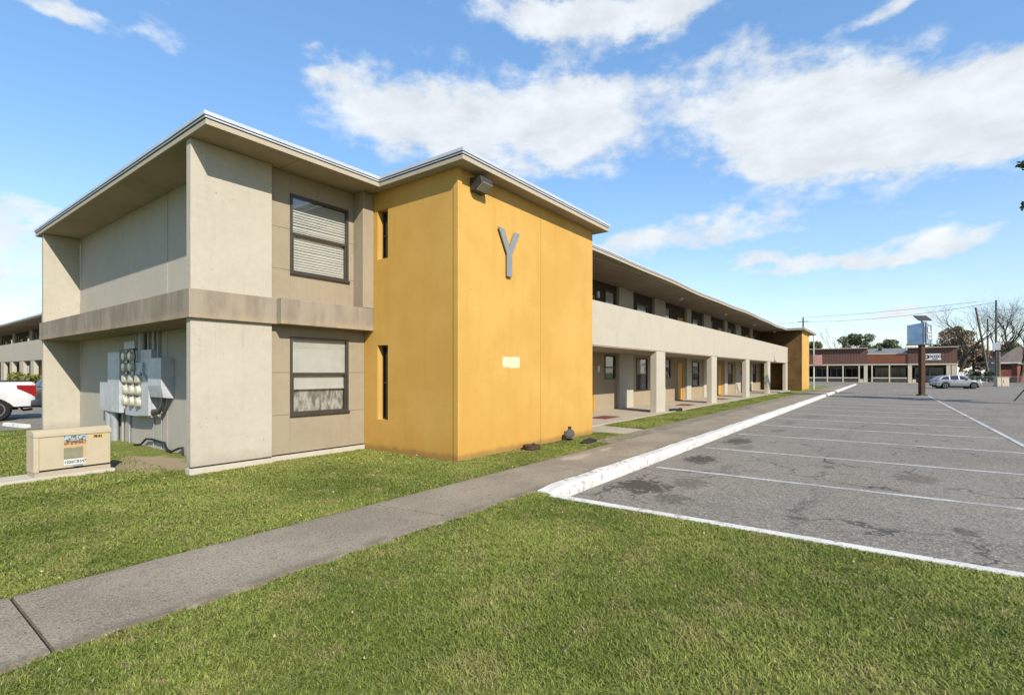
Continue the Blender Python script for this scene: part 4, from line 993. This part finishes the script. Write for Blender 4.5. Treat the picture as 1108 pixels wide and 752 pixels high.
r_ = MB(); r_.add([(U+.3, -2.34, 4.6), (U+.3, 2.89, 4.6), (U+7, 2.89, 5.75), (U+7, -2.34, 5.75)], [(0, 1, 2, 3)]); r_.add([(U+.3, -2.34, 4.55), (U+.3, 2.89, 4.55), (U+7, 2.89, 5.7), (U+7, -2.34, 5.7)], [(3, 2, 1, 0)])
r_.build('roof', 'roofgrey', ml, off=(U, 3, -.1)); mp('roof_vent', 'black', (U+4, U+4.4, 1.0, 1.5, 5.2, 5.75))
mp('roof', 'roofgrey', (U+.3, U+14, 2.9, 26, 5.2, 5.45), (U+.3, U+14, -8.25, -2.36, 5.1, 5.3), (U+7.1, U+14, -2.35, 2.89, 5.3, 5.6))
mp('side_wall', 'siding', (U+.26, U+14, -8.29, -8.05, -.1, 5.09)); mp('rear_wall', 'siding', (U+13.8, U+14, -8, 26, -.1, 5.09)); mp('side_wall', 'siding', (U+3, U+14, 25.8, 26, -.1, 5.09))
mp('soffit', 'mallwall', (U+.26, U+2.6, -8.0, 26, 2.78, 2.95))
c0 = mp('column', 'cream', (U+.02, U+.22, 10.40, 10.58, -.1, 2.77))
for v in (8.5, 6.25, 4.0, 2.25, -.05, 12.6, 14.8, 17, 19.2, 21.4, 23.6): copy_tree(c0, ml, (0, v-10.49, 0))
c1 = mp('pier', 'cream', (U+.03, U+.6, 2.85, 3.35, -.1, 2.77)); copy_tree(c1, ml, (0, -5.75, 0)); c2 = copy_tree(c1, ml, (0, -10.4, 0)); copy_tree(c1, ml, (0, -11.0, 0))
mp('pier', 'cream', (U+.02, U+.5, -3.4, -2.95, -.1, .5), (U+.02, U+.5, 3.4, 3.9, -.1, .5))
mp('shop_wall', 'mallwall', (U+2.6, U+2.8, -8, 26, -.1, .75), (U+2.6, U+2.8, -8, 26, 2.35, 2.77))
mp('sill', 'cream', (U+.05, U+.3, 3.95, 26, .62, .80), (U+.05, U+.3, -2.3, 2.2, .62, .80)); mp('low_wall', 'darkmetal', (U+.1, U+.26, 3.95, 26, -.1, .61), (U+.1, U+.26, -2.3, 2.2, -.1, .61))
w0 = None
for v in (10.5+8.8, 10.5+6.6, 10.5+4.4, 10.5+2.2, 9.5, 7.3, 5.1, .9, -1.2, -4.3, -6.2):
    if w0 is None:
        w0 = mp('shop_window', 'siding', (U+2.62, U+2.7, v-.95, v-.88, .75, 2.35), (U+2.62, U+2.7, v+.88, v+.95, .75, 2.35), (U+2.62, U+2.7, v-.88, v+.88, .75, .82), (U+2.62, U+2.7, v-.88, v+.88, 2.28, 2.35), (U+2.62, U+2.7, v-.03, v+.03, .82, 2.28))
        mp('pane', 'glassdark', (U+2.66, U+2.68, v-.88, v+.88, .82, 2.28), par=w0); wv = v
    else: copy_tree(w0, ml, (0, v-wv, 0))
mp('shop_interior', 'interior', (U+4.5, U+4.6, -8, 26, -.1, 2.77))
pm = struct(MB().box(101.0, 105, -8.3, 26, -.17, -.02).build('pavement', 'floor'))
ss = thing('shop_sign', 'white shop sign with black lettering on the right brown fascia', 'sign', (U, -5.35, 3.55), world=True)
bd = MB().box(U-.10, U, -6.40, -4.32, 3.52, 4.50).build('sign_board', 'signwhite', ss, bevel=.02)
RM = Matrix.Translation((-.105, .0, .0)) @ Matrix.Rotation(-PI/2, 4, 'Z') @ Matrix.Rotation(PI/2, 4, 'X')
d = MB(); d.lathe((U-.10, -4.72, 4.02), (-1, 0, 0), [(0, .33), (.012, .33)], 20); d.build('emblem', 'ink', ss)
d = MB(); d.lathe((U-.112, -4.68, 4.02), (-1, 0, 0), [(0, .13), (.008, .13)], 16); d.build('emblem_centre', 'signwhite', ss)
text_mesh('OOZO', .52, 'ink', 'lettering', ss, Matrix.Translation((-.112, -.35, .52)) @ Matrix.Rotation(-PI/2, 4, 'Z') @ Matrix.Rotation(PI/2, 4, 'X'), .005, .02)
text_mesh('OOOO', .2, 'ink', 'lettering', ss, Matrix.Translation((-.112, -.35, .16)) @ Matrix.Rotation(-PI/2, 4, 'Z') @ Matrix.Rotation(PI/2, 4, 'X'), .005, .01)

# ------------------------------------------------------------------ pole sign in the lot
pg = thing('pole_sign', 'blue angled pole sign with a tilted panel on top in the parking lot', 'sign', (47.95, -1.93, -.1), rad(36.67-90))
# local x to the right as seen from the street end, y away from it
po = MB(); po.box(-.15, .15, -.15, .15, -.05, 3.75); po.build('pole', 'rust', pg, bevel=.02); MB().box(-.24, .24, -.24, .24, 0, .10).build('base_plate', 'darkmetal', pg)
MB().lathe((0, 0, 1.4), (0, 0, 1), [(0, .2), (.06, .2)], 4).build('collar', 'darkmetal', pg)
for s in (-1, 1):
    fc = MB(); q = [(s*.09, -.30), (s*.86, .22), (s*.84, .28), (s*.07, -.22)]; fc.prism(q if s > 0 else q[::-1], 3.80, 5.18)
    fc.v = [(x, y_, z + (.20*(1-abs(x)/.86) if z > 4 else 0)) for x, y_, z in fc.v]
    f_ = fc.build('sign_face', 'signblue', pg, bevel=.01)
    tr = MB(); tr.tube([(s*.88, .22, 3.78), (s*.88, .22, 5.2)], .035, 6); tr.tube([(s*.09, -.31, 3.78), (s*.09, -.31, 5.42)], .03, 6); tr.build('trim', 'grey_metal', f_, off=(0, 0, 0))
    MB().prism([(s*.06, -.34), (s*.92, .24), (s*.9, .32), (s*.04, -.26)][::s], 3.70, 3.79).build('bottom_rail', 'darkmetal', f_, off=(0, 0, 0))
tm = Matrix.Translation((.50, -.045, 4.55)) @ Matrix.Rotation(math.atan2(.52, .77), 4, 'Z') @ Matrix.Rotation(PI/2, 4, 'X')
text_mesh('EL', .52, 'inkw', 'lettering', pg, tm @ Matrix.Translation((0, .28, .02)), .004, .03); text_mesh('TZ', .52, 'inkw', 'lettering', pg, tm @ Matrix.Translation((0, -.22, .02)), .004, .03)
MB().box(-.05, .05, -.24, -.10, 3.9, 5.05).build('post_cover', 'black', pg); MB().box(-.055, .055, -.27, -.05, 5.06, 5.42).build('cap', 'grey_metal', pg)
tp = MB(); tp.box(-.48, .48, -.34, .34, -.03, .03); tp.xf(Matrix.Translation((0.05, 0, 5.70)) @ Matrix.Rotation(rad(36), 4, 'X')); tp.build('top_panel', 'darkmetal', pg, bevel=.01)
MB().tube([(0, 0, 5.3), (0, 0, 5.68)], .05, 8).build('panel_post', 'grey_metal', pg)
sp_ = thing('sign_post', 'small faded pink sign on a thin white post beside the far yellow tower', 'sign', (57.7, 5.95, -.05))
MB().tube([(0, 0, -.1), (0, 0, 5.35)], .055, 8).build('post', 'white_metal', sp_); MB().box(-.16, -.12, -.72, .05, 2.35, 3.35).build('sign_panel', 'signpink', sp_, bevel=.01); MB().box(-.14, -.05, -.05, .05, 2.5, 3.2).build('bracket', 'grey_metal', sp_)

# ------------------------------------------------------------------ utility poles, wires, fence, house
def upole(loc, top, r, label, mat='wood', arms=()):
    t = thing('utility_pole', label, 'utility pole', loc, 0, 'utility poles'); top = Vector(top)
    MB().tube([(0, 0, -.3), tuple(top*.5), tuple(top)], [r, r*.85, r*.7], 9).build('pole', mat, t, smooth=50)
    for kind, z, ox, oy in arms:
        c = top*(z/top.z) + Vector((ox, oy, 0))
        if kind == 'can': MB().lathe((c.x, c.y, z), (0, 0, 1), [(0, .16), (.03, .24), (.85, .24), (.93, .12), (1.0, .05)], 14).build('transformer', 'white_metal', t, smooth=40)
        if kind == 'box': MB().box(c.x-.3, c.x-.02, c.y-.42, c.y+.42, z, z+1.1).build('meter_box', 'galv', t, bevel=.03)
        if kind == 'arm': MB().box(c.x-.05, c.x+.05, c.y-1.0, c.y+1.0, z, z+.1).build('crossarm', 'wood', t)
    return t
upole((103, -12.7, -.1), (.02, -.02, 12.4), .16, 'dark upright pole with a grey box, tallest of the poles by the bare trees', 'darkmetal', (('box', 5.0, -.22, .0),))
upole((104.2, -13.15, -.1), (0, 0, 4.8), .26, 'short pale pole stub beside the dark upright pole')
upole((116, -13.6, -.1), (-1.4, 1.95, 12.6), .19, 'crooked wooden pole leaning left among the bare trees')
upole((122.7, -14.1, -.1), (0, .05, 11.2), .17, 'slim pole carrying a white transformer can among bare trees', 'wood', (('can', 8.0, -.35, 0),))
upole((120.3, 14.3, -.1), (0, 0, 13.1), .2, 'dark pole top showing above the far yellow tower roof', 'darkmetal', (('arm', 12.2, 0, 0),))
upole((112, 60, -.1), (0, 0, 12.5), .2, 'utility pole hidden behind the long building', 'darkmetal')
def wire(a, b_, sagm, label):
    a, b_ = Vector(a), Vector(b_); pts = [a.lerp(b_, t/24) - Vector((0, 0, sagm*4*(t/24)*(1-t/24))) for t in range(25)]
    tag(based(MB().tube([tuple(p) for p in pts], .025, 5), 'power_line', 'black', tuple(a)), label, 'power line', 'power lines over the lot')
wire((120.3, 14.3, 12.1), (103, -12.7, 12.0), .75, 'lower power line sagging from the far tower pole to the upright pole')
wire((120.3, 14.3, 13.0), (116, -12.0, 13.6), .3, 'fainter upper power line high over the shops')
wire((120.3, 14.3, 12.1), (112, 60, 11.8), .8, 'power line running left from the pole behind the building')
wire((103, -12.7, 10.9), (108, -40, 11.5), .5, 'power line leaving the upright pole towards the right')
# wire fence with gate post
fe = thing('chain_link_fence', 'chain link fence behind the silver car', 'fence', (84.5, -3.7, -.1), math.atan2(-12.8+3.7, 84.3-84.5)); 
for k in range(8): MB().tube([(k*2.4, 0, -.1), (k*2.4, 0, 1.25)], .035, 7).build('post', 'grey_metal', fe)
MB().tube([(0, 0, 1.2), (16.8, 0, 1.2)], .025, 6).build('top_rail', 'grey_metal', fe); MB().box(0, 16.8, -.004, .004, .0, 1.18).build('mesh_panel', 'wire', fe)
gp = thing('fence_post', 'dark braced post at the right edge of the lot', 'fence post', (42.2, -6.5, -.1))
MB().tube([(0, 0, -.1), (0, 0, 1.25)], .07, 8).build('post', 'black', gp); MB().tube([(-.25, .55, .0), (0, .02, .75)], .035, 6).build('brace', 'black', gp); MB().lathe((0, 0, 1.25), (0, 0, 1), [(0, .09), (.06, .05)], 8).build('cap', 'black', gp)
cbx = thing('utility_cabinet', 'cream utility cabinet at the foot of the upright pole', 'utility cabinet', (85.3, -10.65, -.1), rad(36.67-90))
MB().box(-.05, 1.5, -.05, .55, -.1, .12).build('base', 'floor', cbx); MB().box(0, 1.45, 0, .5, .12, 1.08).build('body', 'cream', cbx, bevel=.02); MB().box(-.04, 1.49, -.04, .54, 1.085, 1.15).build('lid', 'found', cbx, bevel=.01)
MB().box(.68, .76, -.025, -.001, .5, .75).build('handle', 'black', cbx); MB().box(.70, .712, -.006, -.0005, .15, 1.05).build('door_seam', 'dark', cbx)
hs = thing('house', 'small grey house with a shallow brown roof at the right edge', 'house', (123, -15.2, -.1), rad(-86))
MB().box(0, 16, 0, 8, -.1, 3.4).build('wall', 'siding', hs)
h_ = MB(); h_.add([(-.7, -.7, 3.41), (16.7, -.7, 3.41), (16.7, 8.7, 3.41), (-.7, 8.7, 3.41), (3.5, 4, 6.3), (12.5, 4, 6.3)], [(0, 1, 5, 4), (1, 2, 5), (2, 3, 4, 5), (3, 0, 4), (3, 2, 1, 0)]); h_.build('roof', 'roofing', hs)
MB().box(-.8, 16.8, -.82, -.70, 3.25, 3.45).build('fascia', 'signwhite', hs)
MB().box(.1, 2.0, -.12, -.005, -.1, 3.3).build('brick_panel', 'brick', hs)
MB().box(3.4, 4.5, -.06, -.005, .0, 2.4).build('door', 'signwhite', hs); wn = MB().box(5.3, 6.4, -.06, -.005, 1.0, 2.5).build('window', 'signwhite', hs); MB().box(5.4, 6.3, -.08, -.061, 1.1, 2.4).build('pane', 'glassdark', wn)
bh = thing('brick_building', 'red brick house wall at the far right edge', 'house', (118.5, -16.5, -.1), rad(-53))
MB().box(0, 10, -1, 0, -.1, 3.0).build('wall', 'brick', bh); MB().box(-.2, 10.2, -1.3, .2, 3.01, 3.25).build('roof', 'roofing', bh); MB().box(2, 3, -1.05, -1.002, .9, 2.2).build('window', 'signwhite', bh)
pf = thing('picket_fence', 'white picket fence behind the silver car', 'fence', (112.0, -8.7, -.1), rad(-53))
k_ = MB()
for k in range(26): k_.box(k*.22, k*.22+.13, 0, .02, .05, 1.75 + .08*(k % 2))
k_.build('pickets', 'signwhite', pf); MB().box(-.05, 5.8, .021, .06, .5, .6).build('rail', 'signwhite', pf); MB().box(-.05, 5.8, .021, .06, 1.3, 1.4).build('rail', 'signwhite', pf)

# ------------------------------------------------------------------ grass blades
def grass():
    rg = np.random.default_rng(4); out = []
    def zone(u0, u1, v0, v1, n):
        p = np.stack([rg.uniform(u0, u1, n), rg.uniform(v0, v1, n)], 1); d = np.hypot(p[:, 0], p[:, 1])
        # keep a wide wedge about the street front, thin out with distance
        a = np.degrees(np.arctan2(p[:, 1], p[:, 0])); keep = (a > -25) & (a < 98) & (d > 1.1)
        dens = np.clip((5.0/np.maximum(d, .1))**1.7, .02, 1); keep &= rg.uniform(size=n) < dens
        out.append(p[keep])
    zone(-2, 5.60, -4.5, 3.90, 900000); zone(-8, 6.76, 5.0, 9.2, 1150000); zone(-10, 3.4, 9.2, 19.7, 1500000)
    zone(6.76, 12.40, 5.0, 6.25, 330000); zone(13.9, 40, 5.5, 7.04, 1600000)
    p = np.concatenate(out); n0 = len(p)
    k2 = np.sin(p[:, 0]*2.1 + 1.3*np.sin(p[:, 1]*1.7)) * np.sin(p[:, 1]*2.6 + 1.1*np.sin(p[:, 0]*1.3+2))      # patchiness
    bare = np.exp(-(((p[:, 0]-3.45)/.8)**2 + ((p[:, 1]-10.6)/1.5)**2)) + np.exp(-(((p[:, 0]-8.2)/1.7)**2 + ((p[:, 1]-6.15)/.16)**2))
    keep = rg.uniform(size=n0) > np.clip(.16*(k2 < -.45) + .85*bare, 0, .95); p = p[keep]; k2 = k2[keep]; n = len(p)
    rag = .035*np.sin(p[:, 0]*7+2*np.sin(p[:, 0]*2.3)) + .025*np.sin(p[:, 0]*19)         # ragged edge over the concrete
    ok = ~(((p[:, 1] > 3.84+rag*.8) & (p[:, 1] < 4.4)) | ((p[:, 1] < 5.06-rag*.8) & (p[:, 1] > 4.4))); p = p[ok]; k2 = k2[ok]; n = len(p)
    tuft = np.clip(np.sin(p[:, 0]*9.3+3*np.sin(p[:, 1]*4.1))*np.sin(p[:, 1]*8.7+2*np.sin(p[:, 0]*5.3)) - .5, 0, 1)*1.0
    d = np.hypot(p[:, 0], p[:, 1])
    h = (1+tuft)*rg.uniform(.008, .025, n)*(1+.28*k2)*(rg.uniform(size=n) > .02)*1.0 + .004; w = np.clip(.0013 + .00046*d, .002, .014)*rg.uniform(.7, 1.3, n)
    a = rg.uniform(0, 2*PI, n); ln = rg.uniform(.3, 2.2, n)*h; la = a + rg.normal(1.57, .5, n)
    b = np.stack([np.cos(a), np.sin(a)], 1)*w[:, None]; l = np.stack([np.cos(la), np.sin(la)], 1)*ln[:, None]
    z0 = np.full(n, -.022); V_ = np.zeros((n, 5, 3))
    V_[:, 0, :2] = p-b; V_[:, 1, :2] = p+b; V_[:, 2, :2] = p+b*.75+l*.4; V_[:, 3, :2] = p-b*.75+l*.4; V_[:, 4, :2] = p+l
    V_[:, 0, 2] = V_[:, 1, 2] = z0; V_[:, 2, 2] = V_[:, 3, 2] = z0+h*.62; V_[:, 4, 2] = z0+h
    me = bpy.data.meshes.new('grass'); me.vertices.add(n*5); me.vertices.foreach_set('co', V_.ravel())
    base = np.arange(n)*5; loops = np.stack([base, base+1, base+2, base+3, base+3, base+2, base+4], 1).ravel()
    me.loops.add(n*7); me.loops.foreach_set('vertex_index', loops.astype(np.int32))
    st = np.stack([np.arange(n)*7, np.arange(n)*7+4], 1).ravel(); me.polygons.add(n*2); me.polygons.foreach_set('loop_start', st.astype(np.int32))
    tone = np.clip(rg.beta(2.2, 2.6, n) + .12*k2, 0, 1); at = me.attributes.new('tone', 'FLOAT', 'POINT'); at.data.foreach_set('value', np.repeat(tone, 5).astype(np.float32))
    me.update(calc_edges=True); me.validate(); me.materials.append(M['blade'])
    o = bpy.data.objects.new('grass', me); COL.objects.link(o); o['kind'] = 'stuff'; print('blades', n)
    # dry leaves and clippings lying in the turf
    q = p[rg.choice(n, 420)]; m_ = len(q); a = rg.uniform(0, 2*PI, m_); sz = rg.uniform(.006, .016, m_)*np.clip(np.hypot(q[:, 0], q[:, 1])/6, .8, 1.6); V2 = np.zeros((m_, 4, 3))
    for k, (da, f) in enumerate(((0, 1), (1.7, .5), (3.14, 1), (4.6, .55))):
        V2[:, k, 0] = q[:, 0]+np.cos(a+da)*sz*f; V2[:, k, 1] = q[:, 1]+np.sin(a+da)*sz*f; V2[:, k, 2] = rg.uniform(.004, .03, m_)
    me = bpy.data.meshes.new('fallen_leaves'); me.from_pydata(V2.reshape(-1, 3).tolist(), [], np.arange(m_*4).reshape(-1, 4).tolist()); me.materials.append(M['dryleaf'])
    o = bpy.data.objects.new('fallen_leaves', me); COL.objects.link(o); o['kind'] = 'stuff'
grass()
